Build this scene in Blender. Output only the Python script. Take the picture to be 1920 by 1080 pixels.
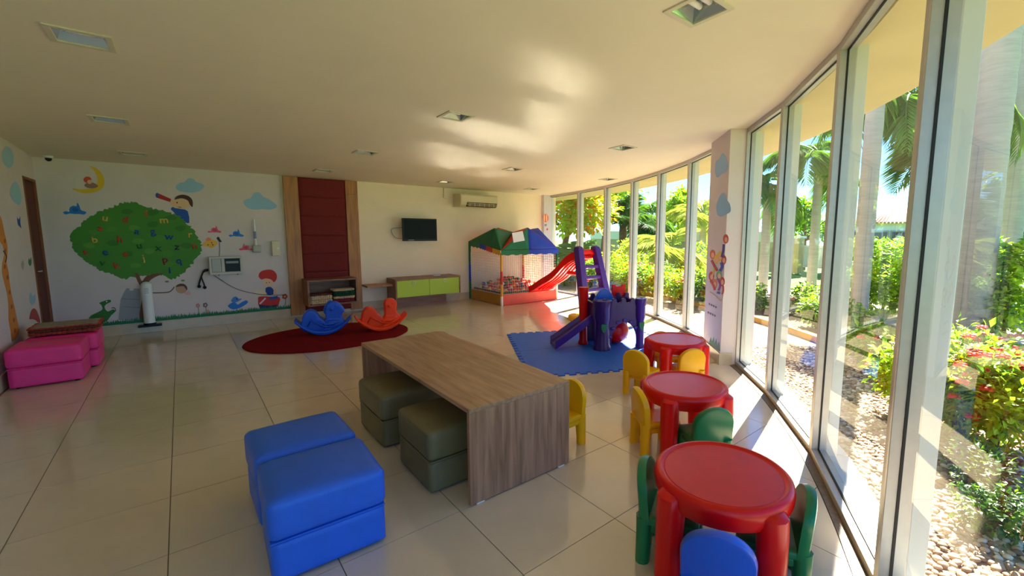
import bpy, bmesh, math, random
from mathutils import Vector, Matrix, noise
for o in list(bpy.data.objects): bpy.data.objects.remove(o, do_unlink=True)
S = bpy.context.scene
C = S.collection
# ------------------------------------------------------------------ camera
RW = ((0.75202018, -0.65910702, 0.00660158), (-0.07050314, -0.09039176, -0.99340759), (0.65535864, 0.74659713, -0.11444554))
FPX, CX, CY, H = 823.94, 1065.19, 530.09, 1.5308
cd = bpy.data.cameras.new('camera'); cam = bpy.data.objects.new('camera', cd); C.objects.link(cam)
m = Matrix.Identity(4)
for i in range(3):
    m[i][0] = RW[0][i]; m[i][1] = -RW[1][i]; m[i][2] = -RW[2][i]
m[2][3] = H
cam.matrix_world = m
cd.sensor_fit = 'HORIZONTAL'; cd.sensor_width = 36; cd.lens = FPX / 1920 * 36
cd.shift_x = -(CX - 960) / 1920; cd.shift_y = (CY - 540) / 1920
cd.clip_start = 0.02; cd.clip_end = 300
S.camera = cam
# ------------------------------------------------------------------ light
SUN_AZ, SUN_EL = math.radians(14), math.radians(42)
w = bpy.data.worlds.new('sky'); S.world = w; w.use_nodes = True
nt = w.node_tree; nt.nodes.clear()
sky = nt.nodes.new('ShaderNodeTexSky'); sky.sky_type = 'NISHITA'; sky.sun_disc = False
sky.sun_elevation = SUN_EL; sky.sun_rotation = math.pi / 2 - SUN_AZ
sky.air_density = 1.0; sky.dust_density = 0.0; sky.ozone_density = 4.0
bg = nt.nodes.new('ShaderNodeBackground'); bg.inputs[1].default_value = 0.13
ow = nt.nodes.new('ShaderNodeOutputWorld')
tint = nt.nodes.new('ShaderNodeMix'); tint.data_type = 'RGBA'; tint.blend_type = 'MULTIPLY'; tint.inputs[0].default_value = 1.0; tint.inputs[7].default_value = (0.5, 0.82, 1.2, 1)
nt.links.new(sky.outputs[0], tint.inputs[6]); nt.links.new(tint.outputs[2], bg.inputs[0]); nt.links.new(bg.outputs[0], ow.inputs[0])
sl = bpy.data.lights.new('sun', 'SUN'); sl.energy = 14.0; sl.angle = math.radians(0.6); sl.color = (1, 0.91, 0.77)
so = bpy.data.objects.new('sun', sl); C.objects.link(so)
sd = Vector((math.cos(SUN_EL) * math.cos(SUN_AZ), math.cos(SUN_EL) * math.sin(SUN_AZ), math.sin(SUN_EL)))
so.rotation_euler = sd.to_track_quat('Z', 'Y').to_euler(); so.location = sd * 30
S.view_settings.view_transform = 'Standard'; S.view_settings.look = 'None'
S.view_settings.gamma = 1; S.view_settings.use_curve_mapping = False
S.view_settings.exposure = 1.52
LAMP_POWER = 0.0
S.cycles.max_bounces = 10; S.cycles.diffuse_bounces = 6; S.cycles.glossy_bounces = 5
S.cycles.transparent_max_bounces = 24; S.cycles.transmission_bounces = 6
S.cycles.caustics_reflective = True; S.cycles.blur_glossy = 0.0; S.cycles.sample_clamp_indirect = 120
# ------------------------------------------------------------------ pixel helpers
def ray(px, py):
    a, b = (px - CX) / FPX, (py - CY) / FPX
    return Vector([RW[0][i] * a + RW[1][i] * b + RW[2][i] for i in range(3)])
def fl(px, py, z=0.0):
    d = ray(px, py); t = (z - H) / d.z; return Vector((d.x * t, d.y * t, z))
def oy(px, py, Y):
    d = ray(px, py); t = Y / d.y; return Vector((d.x * t, Y, H + d.z * t))
def ox(px, py, X):
    d = ray(px, py); t = X / d.x; return Vector((X, d.y * t, H + d.z * t))
def pd(px, dist, z=0.0, py=435):
    d = ray(px, py); k = dist / math.hypot(d.x, d.y); return Vector((d.x * k, d.y * k, z))
AC, AR = Vector((-2.228, 8.769)), 9.467       # centre and radius of the curved glazing
def rp(r, deg, z=0.0):
    a = math.radians(deg); return Vector((AC.x + r * math.cos(a), AC.y + r * math.sin(a), z))
def ceil_z(y): return 2.76 - 0.0335 * y
def on_ceil(px, py):
    d = ray(px, py); t = (2.76 - H) / (d.z + 0.0335 * d.y); return Vector((d.x * t, d.y * t, H + d.z * t))
YW, XL = 9.0, -1.38
# ------------------------------------------------------------------ materials
MATS = {}
def nodes(name):
    mt = bpy.data.materials.new(name); mt.use_nodes = True
    t = mt.node_tree; b = t.nodes['Principled BSDF']; MATS[name] = mt
    return mt, t, b
def lin(c):
    return tuple((x / 12.92 if x <= 0.04045 else ((x + 0.055) / 1.055) ** 2.4) for x in [v / 255 for v in c])
def mat(name, col, rough=0.5, metal=0.0, var=0.0, scale=8.0, bump=0.0, bscale=60.0, coat=0.0, spec=0.5, sheen=0.0, trans=0.0, stretch=None):
    """col: sRGB 0-255; var: brightness variation from noise; trans: leaf translucency"""
    if name in MATS: return MATS[name]
    mt, t, b = nodes(name); L = lin(col)
    b.inputs['Base Color'].default_value = (*L, 1); b.inputs['Roughness'].default_value = rough
    b.inputs['Metallic'].default_value = metal; b.inputs['Specular IOR Level'].default_value = spec
    b.inputs['Coat Weight'].default_value = coat; b.inputs['Sheen Weight'].default_value = sheen
    tc = t.nodes.new('ShaderNodeTexCoord'); src = tc.outputs['Object']
    if stretch:
        mp = t.nodes.new('ShaderNodeMapping'); mp.inputs['Scale'].default_value = stretch
        t.links.new(src, mp.inputs[0]); src = mp.outputs[0]
    if var > 0:
        n = t.nodes.new('ShaderNodeTexNoise'); n.inputs['Scale'].default_value = scale; n.inputs['Detail'].default_value = 5
        t.links.new(src, n.inputs['Vector'])
        r = t.nodes.new('ShaderNodeValToRGB')
        r.color_ramp.elements[0].position = 0.3; r.color_ramp.elements[1].position = 0.7
        r.color_ramp.elements[0].color = (*[c * (1 - var) for c in L], 1)
        r.color_ramp.elements[1].color = (*[min(1, c * (1 + var)) for c in L], 1)
        t.links.new(n.outputs[0], r.inputs[0]); t.links.new(r.outputs[0], b.inputs['Base Color'])
    if bump > 0:
        n2 = t.nodes.new('ShaderNodeTexNoise'); n2.inputs['Scale'].default_value = bscale; n2.inputs['Detail'].default_value = 3
        t.links.new(src, n2.inputs['Vector'])
        bp = t.nodes.new('ShaderNodeBump'); bp.inputs['Strength'].default_value = bump; bp.inputs['Distance'].default_value = 0.01
        t.links.new(n2.outputs[0], bp.inputs['Height']); t.links.new(bp.outputs[0], b.inputs['Normal'])
    if trans > 0:
        tr = t.nodes.new('ShaderNodeBsdfTranslucent'); mx = t.nodes.new('ShaderNodeMixShader'); mx.inputs[0].default_value = trans
        tr.inputs[0].default_value = (min(1, L[0] * 1.5), min(1, L[1] * 1.5), L[2] * 0.8, 1)
        t.links.new(b.outputs[0], mx.inputs[1]); t.links.new(tr.outputs[0], mx.inputs[2])
        t.links.new(mx.outputs[0], t.nodes['Material Output'].inputs[0])
    return mt
def wood(name, c1, c2, rough=0.4, stretch=(1, 14, 14)):
    if name in MATS: return MATS[name]
    mt, t, b = nodes(name); b.inputs['Roughness'].default_value = rough
    tc = t.nodes.new('ShaderNodeTexCoord'); mp = t.nodes.new('ShaderNodeMapping'); mp.inputs['Scale'].default_value = stretch
    n = t.nodes.new('ShaderNodeTexNoise'); n.inputs['Scale'].default_value = 2.2; n.inputs['Detail'].default_value = 7; n.inputs['Distortion'].default_value = 0.6
    r = t.nodes.new('ShaderNodeValToRGB'); r.color_ramp.elements[0].position = 0.3; r.color_ramp.elements[1].position = 0.72
    r.color_ramp.elements[0].color = (*lin(c1), 1); r.color_ramp.elements[1].color = (*lin(c2), 1)
    t.links.new(tc.outputs['Object'], mp.inputs[0]); t.links.new(mp.outputs[0], n.inputs['Vector'])
    t.links.new(n.outputs[0], r.inputs[0]); t.links.new(r.outputs[0], b.inputs['Base Color'])
    return mt
def glass_mat(name, tint=(0.93, 0.97, 0.94)):
    mt = bpy.data.materials.new(name); mt.use_nodes = True; t = mt.node_tree; t.nodes.clear(); MATS[name] = mt
    out = t.nodes.new('ShaderNodeOutputMaterial'); mx = t.nodes.new('ShaderNodeMixShader')
    tr = t.nodes.new('ShaderNodeBsdfTransparent'); tr.inputs[0].default_value = (*tint, 1)
    gl = t.nodes.new('ShaderNodeBsdfGlossy'); gl.inputs['Roughness'].default_value = 0.0
    fr = t.nodes.new('ShaderNodeLayerWeight'); fr.inputs[0].default_value = 0.5
    pw = t.nodes.new('ShaderNodeMath'); pw.operation = 'POWER'; pw.inputs[1].default_value = 5.0
    ma = t.nodes.new('ShaderNodeMath'); ma.operation = 'MULTIPLY_ADD'; ma.inputs[1].default_value = 0.6; ma.inputs[2].default_value = 0.05; ma.use_clamp = True
    t.links.new(fr.outputs['Facing'], pw.inputs[0]); t.links.new(pw.outputs[0], ma.inputs[0]); t.links.new(ma.outputs[0], mx.inputs[0])
    t.links.new(tr.outputs[0], mx.inputs[1]); t.links.new(gl.outputs[0], mx.inputs[2]); t.links.new(mx.outputs[0], out.inputs[0])
    return mt
GLASS = glass_mat('window_glass')
M_wall = mat('wall_white', (216, 201, 196), 0.75, var=0.03, scale=3, bump=0.04, bscale=140)
M_wallw = mat('wall_cream', (240, 220, 192), 0.75, var=0.03, scale=3, bump=0.04, bscale=140)
M_ceil = mat('ceiling_paint', (228, 216, 192), 0.85, var=0.02, scale=2, bump=0.03, bscale=160)
M_soff = mat('soffit_paint', (214, 196, 150), 0.85, var=0.04, scale=2)
M_tile = mat('porcelain_tile', (208, 190, 162), 0.13, var=0.035, scale=5, spec=0.9)
M_tile.node_tree.nodes['Principled BSDF'].inputs['IOR'].default_value = 1.6
M_grout = mat('grout', (112, 96, 78), 0.8)
M_base = mat('baseboard_stone', (196, 178, 148), 0.2, var=0.08, scale=7)
M_alu = mat('aluminium_frame', (184, 180, 174), 0.35, metal=0.3, var=0.05, scale=20)
M_aluw = mat('aluminium_white', (212, 214, 206), 0.4)
M_gask = mat('black_gasket', (18, 18, 18), 0.6)
M_gran = mat('granite_threshold', (98, 80, 58), 0.35, var=0.35, scale=60)
M_white = mat('white_plastic', (228, 226, 220), 0.4)
M_paper = mat('paper', (232, 232, 236), 0.7)
M_black = mat('black_plastic', (14, 14, 16), 0.4, spec=0.3)
M_screen = mat('screen_black', (5, 5, 6), 0.3, spec=0.12)
M_dark = mat('dark_interior', (28, 24, 22), 0.7)
M_beige = mat('beige_plastic', (216, 200, 165), 0.45)
M_grey = mat('grey_plastic', (150, 148, 142), 0.5)
M_wood = wood('oak_laminate', (138, 98, 66), (178, 136, 100), 0.38, (14, 1.2, 14))
M_woodv = wood('oak_laminate_upright', (130, 88, 60), (178, 130, 96), 0.38, (14, 14, 1.0))
M_woodp = wood('panel_wood', (150, 92, 42), (190, 128, 66), 0.42, (10, 10, 0.8))
M_woodd = wood('cabinet_wood', (122, 76, 48), (160, 108, 74), 0.42, (1.2, 12, 12))
M_door = wood('mahogany', (74, 24, 10), (104, 38, 16), 0.75, (14, 14, 1))
M_frame = wood('jamb_wood', (120, 62, 32), (150, 90, 50), 0.7, (14, 14, 1))
M_red = mat('red_plastic', (220, 6, 4), 0.3, var=0.05, scale=6, spec=0.35)
M_redtop = mat('red_tabletop', (216, 16, 32), 0.36, var=0.07, scale=9, spec=0.4)
M_yel = mat('yellow_plastic', (238, 176, 4), 0.35, var=0.05, scale=6, spec=0.35)
M_grn = mat('green_plastic', (4, 112, 62), 0.3, var=0.05, scale=6)
M_blu = mat('blue_plastic', (14, 82, 200), 0.3, var=0.05, scale=6)
M_pur = mat('purple_plastic', (70, 28, 122), 0.32, var=0.06, scale=6)
M_purd = mat('dark_purple_plastic', (52, 14, 92), 0.32, var=0.06, scale=6)
M_org = mat('orange_plastic', (250, 66, 0), 0.4, var=0.05, scale=6, spec=0.3)
M_bluv = mat('blue_vinyl', (28, 96, 204), 0.42, var=0.06, scale=10, bump=0.12, bscale=220)
M_olive = mat('olive_vinyl', (112, 100, 66), 0.45, var=0.06, scale=10, bump=0.12, bscale=220)
M_pink = mat('pink_vinyl', (236, 44, 124), 0.45, var=0.06, scale=10, bump=0.12, bscale=220)
M_rug = mat('dark_red_pile', (124, 8, 12), 0.95, var=0.25, scale=60, bump=0.8, bscale=300, spec=0.1)
M_mat = mat('blue_foam', (26, 96, 200), 0.6, var=0.05, scale=12, bump=0.2, bscale=260)
M_pad = mat('dark_red_fabric', (112, 14, 10), 0.8, var=0.08, scale=20, bump=0.2, bscale=200)
M_lime = mat('lime_laminate', (176, 202, 28), 0.35)
M_metal = mat('reflector_metal', (190, 196, 192), 0.22, metal=0.9)
# ------------------------------------------------------------------ mesh helpers
class MB:
    def __init__(s): s.v = []; s.f = []
    def add(s, vs, fs):
        o = len(s.v); s.v += [tuple(p) for p in vs]; s.f += [tuple(i + o for i in q) for q in fs]; return s
    def box(s, x0, x1, y0, y1, z0, z1):
        return s.add([(x0, y0, z0), (x1, y0, z0), (x1, y1, z0), (x0, y1, z0), (x0, y0, z1), (x1, y0, z1), (x1, y1, z1), (x0, y1, z1)],
                     [(0, 3, 2, 1), (4, 5, 6, 7), (0, 1, 5, 4), (1, 2, 6, 5), (2, 3, 7, 6), (3, 0, 4, 7)])
    def hexa(s, b, t):   # four bottom points, four top points (counter-clockwise)
        return s.add(list(b) + list(t), [(0, 3, 2, 1), (4, 5, 6, 7), (0, 1, 5, 4), (1, 2, 6, 5), (2, 3, 7, 6), (3, 0, 4, 7)])
    def tube(s, pts, r, n=8, cap=True):
        pts = [Vector(p) for p in pts]; k = len(pts); rs = r if isinstance(r, (list, tuple)) else [r] * k
        up = None; vs = []
        for i, p in enumerate(pts):
            d = (pts[min(i + 1, k - 1)] - pts[max(i - 1, 0)]).normalized()
            if up is None: up = d.orthogonal().normalized()
            a = (up - d * up.dot(d)).normalized(); b = d.cross(a); up = a
            vs += [p + (a * math.cos(2 * math.pi * j / n) + b * math.sin(2 * math.pi * j / n)) * rs[i] for j in range(n)]
        fs = [(i * n + j, i * n + (j + 1) % n, (i + 1) * n + (j + 1) % n, (i + 1) * n + j) for i in range(k - 1) for j in range(n)]
        if cap: fs += [tuple(range(n))[::-1], tuple(range((k - 1) * n, k * n))]
        return s.add(vs, fs)
    def lathe(s, prof, n=32, c=(0, 0, 0), sx=1, sy=1):
        vs = []; k = len(prof)
        for r, z in prof:
            vs += [(c[0] + r * sx * math.cos(2 * math.pi * j / n), c[1] + r * sy * math.sin(2 * math.pi * j / n), c[2] + z) for j in range(n)]
        fs = [(i * n + j, i * n + (j + 1) % n, (i + 1) * n + (j + 1) % n, (i + 1) * n + j) for i in range(k - 1) for j in range(n)]
        fs += [tuple(range(n))[::-1], tuple(range((k - 1) * n, k * n))]
        return s.add(vs, fs)
    def extrude(s, poly, off):   # planar loop of 3D points pushed by a vector
        poly = [Vector(p) for p in poly]; n = len(poly); off = Vector(off)
        fs = [tuple(range(n))[::-1], tuple(range(n, 2 * n))] + [(i, (i + 1) % n, n + (i + 1) % n, n + i) for i in range(n)]
        return s.add(poly + [p + off for p in poly], fs)
    def sphere(s, c, r, nu=16, nv=10):
        r = (r, r, r) if not isinstance(r, (tuple, list)) else r
        prof = []
        vs = [(c[0], c[1], c[2] - r[2])]
        for i in range(1, nv):
            t = math.pi * i / nv - math.pi / 2
            vs += [(c[0] + r[0] * math.cos(t) * math.cos(2 * math.pi * j / nu), c[1] + r[1] * math.cos(t) * math.sin(2 * math.pi * j / nu), c[2] + r[2] * math.sin(t)) for j in range(nu)]
        vs.append((c[0], c[1], c[2] + r[2])); fs = []
        for j in range(nu):
            fs.append((0, 1 + (j + 1) % nu, 1 + j))
            for i in range(nv - 2):
                a = 1 + i * nu
                fs.append((a + j, a + (j + 1) % nu, a + nu + (j + 1) % nu, a + nu + j))
            a = 1 + (nv - 2) * nu; fs.append((a + j, a + (j + 1) % nu, len(vs) - 1))
        return s.add(vs, fs)
    def rbox(s, c, size, r=0.03, puff=0.0, n=8, top_only=True):   # rounded box standing on c.z
        hx, hy, hz = [q / 2 for q in size]; cz = c[2] + hz
        bm = bmesh.new(); bmesh.ops.create_cube(bm, size=2); bmesh.ops.subdivide_edges(bm, edges=bm.edges[:], cuts=n, use_grid_fill=True)
        bm.verts.index_update(); vs = []
        for v in bm.verts:
            q = [math.copysign(abs(a) ** 0.55, a) for a in v.co]
            p = Vector((q[0] * hx, q[1] * hy, q[2] * hz)); inn = Vector((max(-hx + r, min(hx - r, p.x)), max(-hy + r, min(hy - r, p.y)), max(-hz + r, min(hz - r, p.z))))
            d = p - inn
            if d.length > 1e-6: p = inn + d.normalized() * r
            if puff and p.z > 0: p.z += puff * max(0, 1 - (p.x / hx) ** 2) * max(0, 1 - (p.y / hy) ** 2)
            vs.append((p.x + c[0], p.y + c[1], p.z + cz))
        fs = [tuple(v.index for v in f.verts) for f in bm.faces]; bm.free()
        return s.add(vs, fs)
    def build(s, name, mt, parent=None, smooth=False, bevel=0.0, seg=2):
        me = bpy.data.meshes.new(name); me.from_pydata(s.v, [], s.f); me.materials.append(mt)
        bm = bmesh.new(); bm.from_mesh(me); bmesh.ops.recalc_face_normals(bm, faces=bm.faces[:]); bm.to_mesh(me); bm.free()
        o = bpy.data.objects.new(name, me); C.objects.link(o)
        if parent is not None: o.parent = parent
        if smooth:
            me.polygons.foreach_set('use_smooth', [True] * len(me.polygons))
        if bevel > 0:
            b = o.modifiers.new('bevel', 'BEVEL'); b.width = bevel; b.segments = seg; b.limit_method = 'ANGLE'; b.angle_limit = math.radians(35)
            b.harden_normals = False
            me.polygons.foreach_set('use_smooth', [False] * len(me.polygons))
        if smooth == 'auto':
            me.set_sharp_from_angle(angle=math.radians(40)) if hasattr(me, 'set_sharp_from_angle') else None
        return o
def fuse(o, voxel=0.012, it=6, fac=0.5):
    """weld overlapping volumes into one smooth moulded skin"""
    r = o.modifiers.new('weld', 'REMESH'); r.mode = 'VOXEL'; r.voxel_size = voxel; r.use_smooth_shade = True
    sm = o.modifiers.new('soft', 'SMOOTH'); sm.factor = fac; sm.iterations = it
    dg = bpy.context.evaluated_depsgraph_get(); dg.update()
    me = bpy.data.meshes.new_from_object(o.evaluated_get(dg)); mt = o.data.materials[0]
    o.modifiers.clear(); o.data = me
    if not me.materials: me.materials.append(mt)
    me.polygons.foreach_set('use_smooth', [True] * len(me.polygons))
    return o
def empty(name, loc=(0, 0, 0), rz=0.0, parent=None):
    o = bpy.data.objects.new(name, None); C.objects.link(o); o.location = loc; o.rotation_euler = (0, 0, rz); o.empty_display_size = 0.1
    if parent is not None: o.parent = parent
    return o
def tag(o, label, cat, group=None, kind=None):
    o['label'] = label; o['category'] = cat
    if group: o['group'] = group
    if kind: o['kind'] = kind
    return o
def struct(o): o['kind'] = 'structure'; return o
def kids(o): return [c for c in bpy.data.objects if c.parent == o]
def copy_tree(o, parent=None):
    ch = kids(o); c = o.copy(); C.objects.link(c); c.parent = parent
    for k in ch: copy_tree(k, c)
    return c
def spl(pts, n=5, closed=True):
    pts = [Vector(p) for p in pts]; k = len(pts); out = []
    for i in range(k if closed else k - 1):
        g = (lambda j: pts[j % k]) if closed else (lambda j: pts[max(0, min(k - 1, j))])
        a, b, c, d = g(i - 1), g(i), g(i + 1), g(i + 2)
        for q in range(n):
            t = q / n
            out.append(0.5 * ((2 * b) + (c - a) * t + (2 * a - 5 * b + 4 * c - d) * t * t + (3 * b - a - 3 * c + d) * t ** 3))
    if not closed: out.append(pts[-1])
    return out
# ================================================================== THE ROOM
def clip(poly, a, b):   # keep the side left of a->b
    out = []; n = len(poly); sd_ = lambda p: (b[0] - a[0]) * (p[1] - a[1]) - (b[1] - a[1]) * (p[0] - a[0])
    for i in range(n):
        p, q = poly[i], poly[(i + 1) % n]; u, v = sd_(p), sd_(q)
        if u >= 0: out.append(p)
        if (u > 0 and v < 0) or (u < 0 and v > 0):
            t = u / (u - v); out.append((p[0] + (q[0] - p[0]) * t, p[1] + (q[1] - p[1]) * t))
    return out
A0, A1 = -84.6, 1.35
def plan(r, n=40):
    arc = [rp(r, A0 - 0.4 + (A1 - A0 + 0.1) * i / n) for i in range(n + 1)]
    return [(XL, YW)] + [(XL, arc[0].y)] + [(p.x, p.y) for p in arc[1:]] + [(arc[-1].x, YW)]
pl = plan(AR + 0.06)
fb = MB(); fb.extrude([(x, y, -0.2) for x, y in pl], (0, 0, 0.196)); floor = struct(fb.build('floor', M_grout))
arcs = [rp(AR - 0.115, A0 - 3 + (A1 + 6 - A0) * i / 50) for i in range(51)]
tx, ty, P, G = 1.0498, 2.0859, 0.6, 0.0022
full_me = None
for i in range(-5, 12):
    for j in range(-5, 13):
        x0, x1, y0, y1 = tx + i * P + G, tx + (i + 1) * P - G, ty + j * P + G, ty + (j + 1) * P - G
        x0 = max(x0, XL + 0.012); y1 = min(y1, YW - 0.012)
        if x1 - x0 < 0.02 or y1 - y0 < 0.02: continue
        q = [(x0, y0), (x1, y0), (x1, y1), (x0, y1)]
        for a, b in zip(arcs[:-1], arcs[1:]):
            q = clip(q, a, b)
            if len(q) < 3: break
        if len(q) < 3: continue
        ar = abs(sum(q[k][0] * q[(k + 1) % len(q)][1] - q[(k + 1) % len(q)][0] * q[k][1] for k in range(len(q)))) / 2
        if ar < 0.004: continue
        if len(q) == 4 and abs(ar - (P - 2 * G) ** 2) < 1e-4:
            if full_me is None:
                t = MB(); t.box(0, P - 2 * G, 0, P - 2 * G, -0.006, 0.0); ob = t.build('floor_tile', M_tile, floor); full_me = ob.data
            else:
                ob = bpy.data.objects.new('floor_tile', full_me); C.objects.link(ob); ob.parent = floor
            ob.location = (x0, y0, 0)
        else:
            t = MB(); t.extrude([(x, y, -0.006) for x, y in q], (0, 0, 0.006)); t.build('floor_tile', M_tile, floor)
# granite threshold along the glazing
t = MB(); NA = 60
for i in range(NA):
    a, b = A0 + (A1 - A0) * i / NA, A0 + (A1 - A0) * (i + 1) / NA
    t.hexa([rp(AR - 0.112, a, -0.02), rp(AR - 0.03, a, -0.02), rp(AR - 0.03, b, -0.02), rp(AR - 0.112, b, -0.02)],
           [rp(AR - 0.112, a, 0.004), rp(AR - 0.03, a, 0.004), rp(AR - 0.03, b, 0.004), rp(AR - 0.112, b, 0.004)])
struct(t.build('trim_1', M_gran))
# ceiling slab with cut-outs for the lamps
LAMPS = [(1310, 18), (152, 72), (855, 218), (1168, 277), (685, 286), (205, 225), (607, 320), (1140, 336), (962, 317), (835, 341), (250, 288), (997, 354)]
LP = [on_ceil(*p) for p in LAMPS]
cb = MB(); pl2 = plan(AR + 0.12)
cb.extrude([(x, y, ceil_z(y)) for x, y in pl2], (0, 0, 0.3)); ceiling = struct(cb.build('ceiling', M_ceil))
hb = MB(); LH = 0.115
for p in LP: hb.box(p.x - LH, p.x + LH, p.y - LH, p.y + LH, p.z - 0.1, p.z + 0.1)
cut = hb.build('cut', M_ceil); bo = ceiling.modifiers.new('b', 'BOOLEAN'); bo.object = cut; bo.operation = 'DIFFERENCE'; bo.solver = 'EXACT'
dg = bpy.context.evaluated_depsgraph_get(); dg.update()
ceiling.data = bpy.data.meshes.new_from_object(ceiling.evaluated_get(dg)); ceiling.modifiers.clear(); bpy.data.objects.remove(cut, do_unlink=True)
# walls
t = MB(); t.box(XL - 0.15, 7.45, YW, YW + 0.15, -0.2, 2.9); struct(t.build('wall_back', M_wallw))
DY0, DY1, DZ = 8.36, 8.97, 2.16
t = MB(); t.box(XL - 0.15, XL, -0.9, DY0, -0.2, 2.95); t.box(XL - 0.15, XL, DY0, YW, DZ, 2.95); t.box(XL - 0.15, XL, DY1, YW, -0.2, DZ)
struct(t.build('wall_left', M_wall))
# the painted-mural half of the back wall is a whiter coat of paint
WJ = oy(533, 450, YW).x
t = MB(); t.box(XL, WJ, YW - 0.004, YW, 0.0, 2.47); struct(t.build('wall_mural', M_wall))
t = MB(); t.box(XL, 4.9, YW - 0.022, YW, 0.0, 0.15); t.box(4.9, 7.2, YW - 0.022, YW, 0, 0.15); struct(t.build('baseboard_back', M_base, bevel=0.003))
t = MB(); t.box(XL, XL + 0.016, -0.6, DY0 - 0.07, 0.0, 0.15); struct(t.build('baseboard_left', M_base, bevel=0.003))
# corner pilaster by the first window
t = MB(); t.box(6.98, 7.24, YW - 0.1, YW, 0, ceil_z(YW) + 0.02); struct(t.build('wall_pilaster', mat('lilac_paint', (206, 200, 206), 0.7)))
# door in the left wall
dr = struct(empty('door_1', (XL, DY0, 0)))
w_ = DY1 - DY0
t = MB(); t.box(-0.06, -0.012, 0.032, w_ - 0.032, 0.0, DZ - 0.034); t.build('leaf', M_door, dr)
for (a, b) in ((0, 0.03), (w_ - 0.03, w_)):
    t = MB(); t.box(-0.14, 0.008, a, b, 0, DZ - 0.032); t.build('jamb', M_frame, dr, bevel=0.003)
t = MB(); t.box(-0.14, 0.008, 0, w_, DZ - 0.032, DZ); t.build('jamb_head', M_frame, dr, bevel=0.003)
t = MB(); t.tube([(-0.012, 0.09, 1.0), (0.03, 0.09, 1.0), (0.03, 0.17, 1.0)], 0.009); t.build('handle', M_metal, dr, smooth=True)
# curved glazing
MA = [1.25, -5.83, -12.21, -18.43, -24.45, -30.97, -37.6, None, -41.9, -47.6, -54.72, -62.29, -69.4, -76.8, A0]
wi = 0
for a, b in zip(MA[:-1], MA[1:]):
    if a is None or b is None: continue
    wi += 1
    rt = struct(empty('window_%d' % wi))
    pa, pb = rp(AR, a), rp(AR, b); d = (pb - pa).normalized(); nrm = Vector((d.y, -d.x, 0))
    if nrm.dot(Vector((AC.x, AC.y, 0)) - pa) > 0: nrm = -nrm        # nrm points outdoors
    za, zb = ceil_z(pa.y) - 0.0, ceil_z(pb.y) - 0.0
    def bar(p, q, zp0, zp1, zq0, zq1, n0, n1, name, mt, e0=0.0, e1=0.0, bev=0.002):
        p = p + d * e0; q = q + d * e1
        t = MB(); t.hexa([p + nrm * n0 + Vector((0, 0, zp0)), q + nrm * n0 + Vector((0, 0, zq0)), q + nrm * n1 + Vector((0, 0, zq0)), p + nrm * n1 + Vector((0, 0, zp0))],
                         [p + nrm * n0 + Vector((0, 0, zp1)), q + nrm * n0 + Vector((0, 0, zq1)), q + nrm * n1 + Vector((0, 0, zq1)), p + nrm * n1 + Vector((0, 0, zp1))])
        return t.build(name, mt, rt, bevel=bev)
    fw = 0.032
    # each window owns the mullion at its start; the last ones close the run
    for pp, z_, s_ in ((pa, za, 1), (pb, zb, -1)):
        bar(pp, pp, 0.0, z_ - 0.002, 0.0, z_ - 0.002, -0.045, 0.05, 'mullion', M_alu, 0.001 if s_ > 0 else -fw, fw if s_ > 0 else -0.001)
        bar(pp, pp, 0.03, z_ - 0.05, 0.03, z_ - 0.05, -0.005, 0.005, 'gasket', M_gask, fw if s_ > 0 else -fw - 0.006, fw + 0.006 if s_ > 0 else -fw, 0)
        bar(pp, pp, 0.0, z_ - 0.01, 0.0, z_ - 0.01, 0.051, 0.115, 'outer_fin', M_aluw, 0.001 if s_ > 0 else -0.026, 0.026 if s_ > 0 else -0.001)
    bar(pa, pb, za - 0.05, za - 0.002, zb - 0.05, zb - 0.002, -0.045, 0.05, 'top_rail', M_alu, fw, -fw)
    bar(pa, pb, za - 0.058, za - 0.05, zb - 0.058, zb - 0.05, -0.005, 0.005, 'gasket', M_gask, fw, -fw, 0)
    bar(pa, pb, -0.01, 0.045, -0.01, 0.045, -0.045, 0.05, 'bottom_rail', M_alu, fw, -fw)
    bar(pa, pb, 0.045, 0.053, 0.045, 0.053, -0.005, 0.005, 'gasket', M_gask, fw, -fw, 0)
    bar(pa, pb, -0.08, 0.012, -0.08, 0.012, 0.052, 0.2, 'outer_sill', M_aluw, 0, 0)
    q0, q1 = pa + d * (fw - 0.004), pb - d * (fw - 0.004)
    t = MB(); t.add([q0 + Vector((0, 0, 0.04)), q1 + Vector((0, 0, 0.04)), q1 + Vector((0, 0, zb - 0.045)), q0 + Vector((0, 0, za - 0.045))], [(0, 1, 2, 3)])
    t.build('pane', GLASS, rt)
# pillar between the two runs of windows
PA, PB = -37.65, -42.0
pf, pn = rp(9.275, PA), rp(9.24, PB)
t = MB(); pts = [pn, pf, rp(9.62, PA + 0.05), rp(9.62, PB + 0.05)]
t.extrude([Vector((p.x, p.y, -0.05)) for p in pts], (0, 0, 2.78)); struct(t.build('wall_pillar', M_wall, bevel=0.006))
pd_ = (pf - pn).normalized(); pnorm = Vector((pd_.y, -pd_.x, 0))
if pnorm.dot(Vector((-1, 0, 0))) < 0: pnorm = -pnorm
t = MB(); a_, b_ = pn - pd_ * 0.012, pf + pd_ * 0.01
t.extrude([a_, b_, b_ + pnorm * 0.014, a_ + pnorm * 0.014], (0, 0, 0.14))
e_ = (rp(9.40, PB) - pn).normalized(); t.extrude([pn + pnorm * 0.014 - pd_ * 0.014, pn + e_ * 0.14 - pd_ * 0.014, pn + e_ * 0.14, pn + pnorm * 0.014], (0, 0, 0.14))
struct(t.build('baseboard_pillar', M_base))
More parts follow.
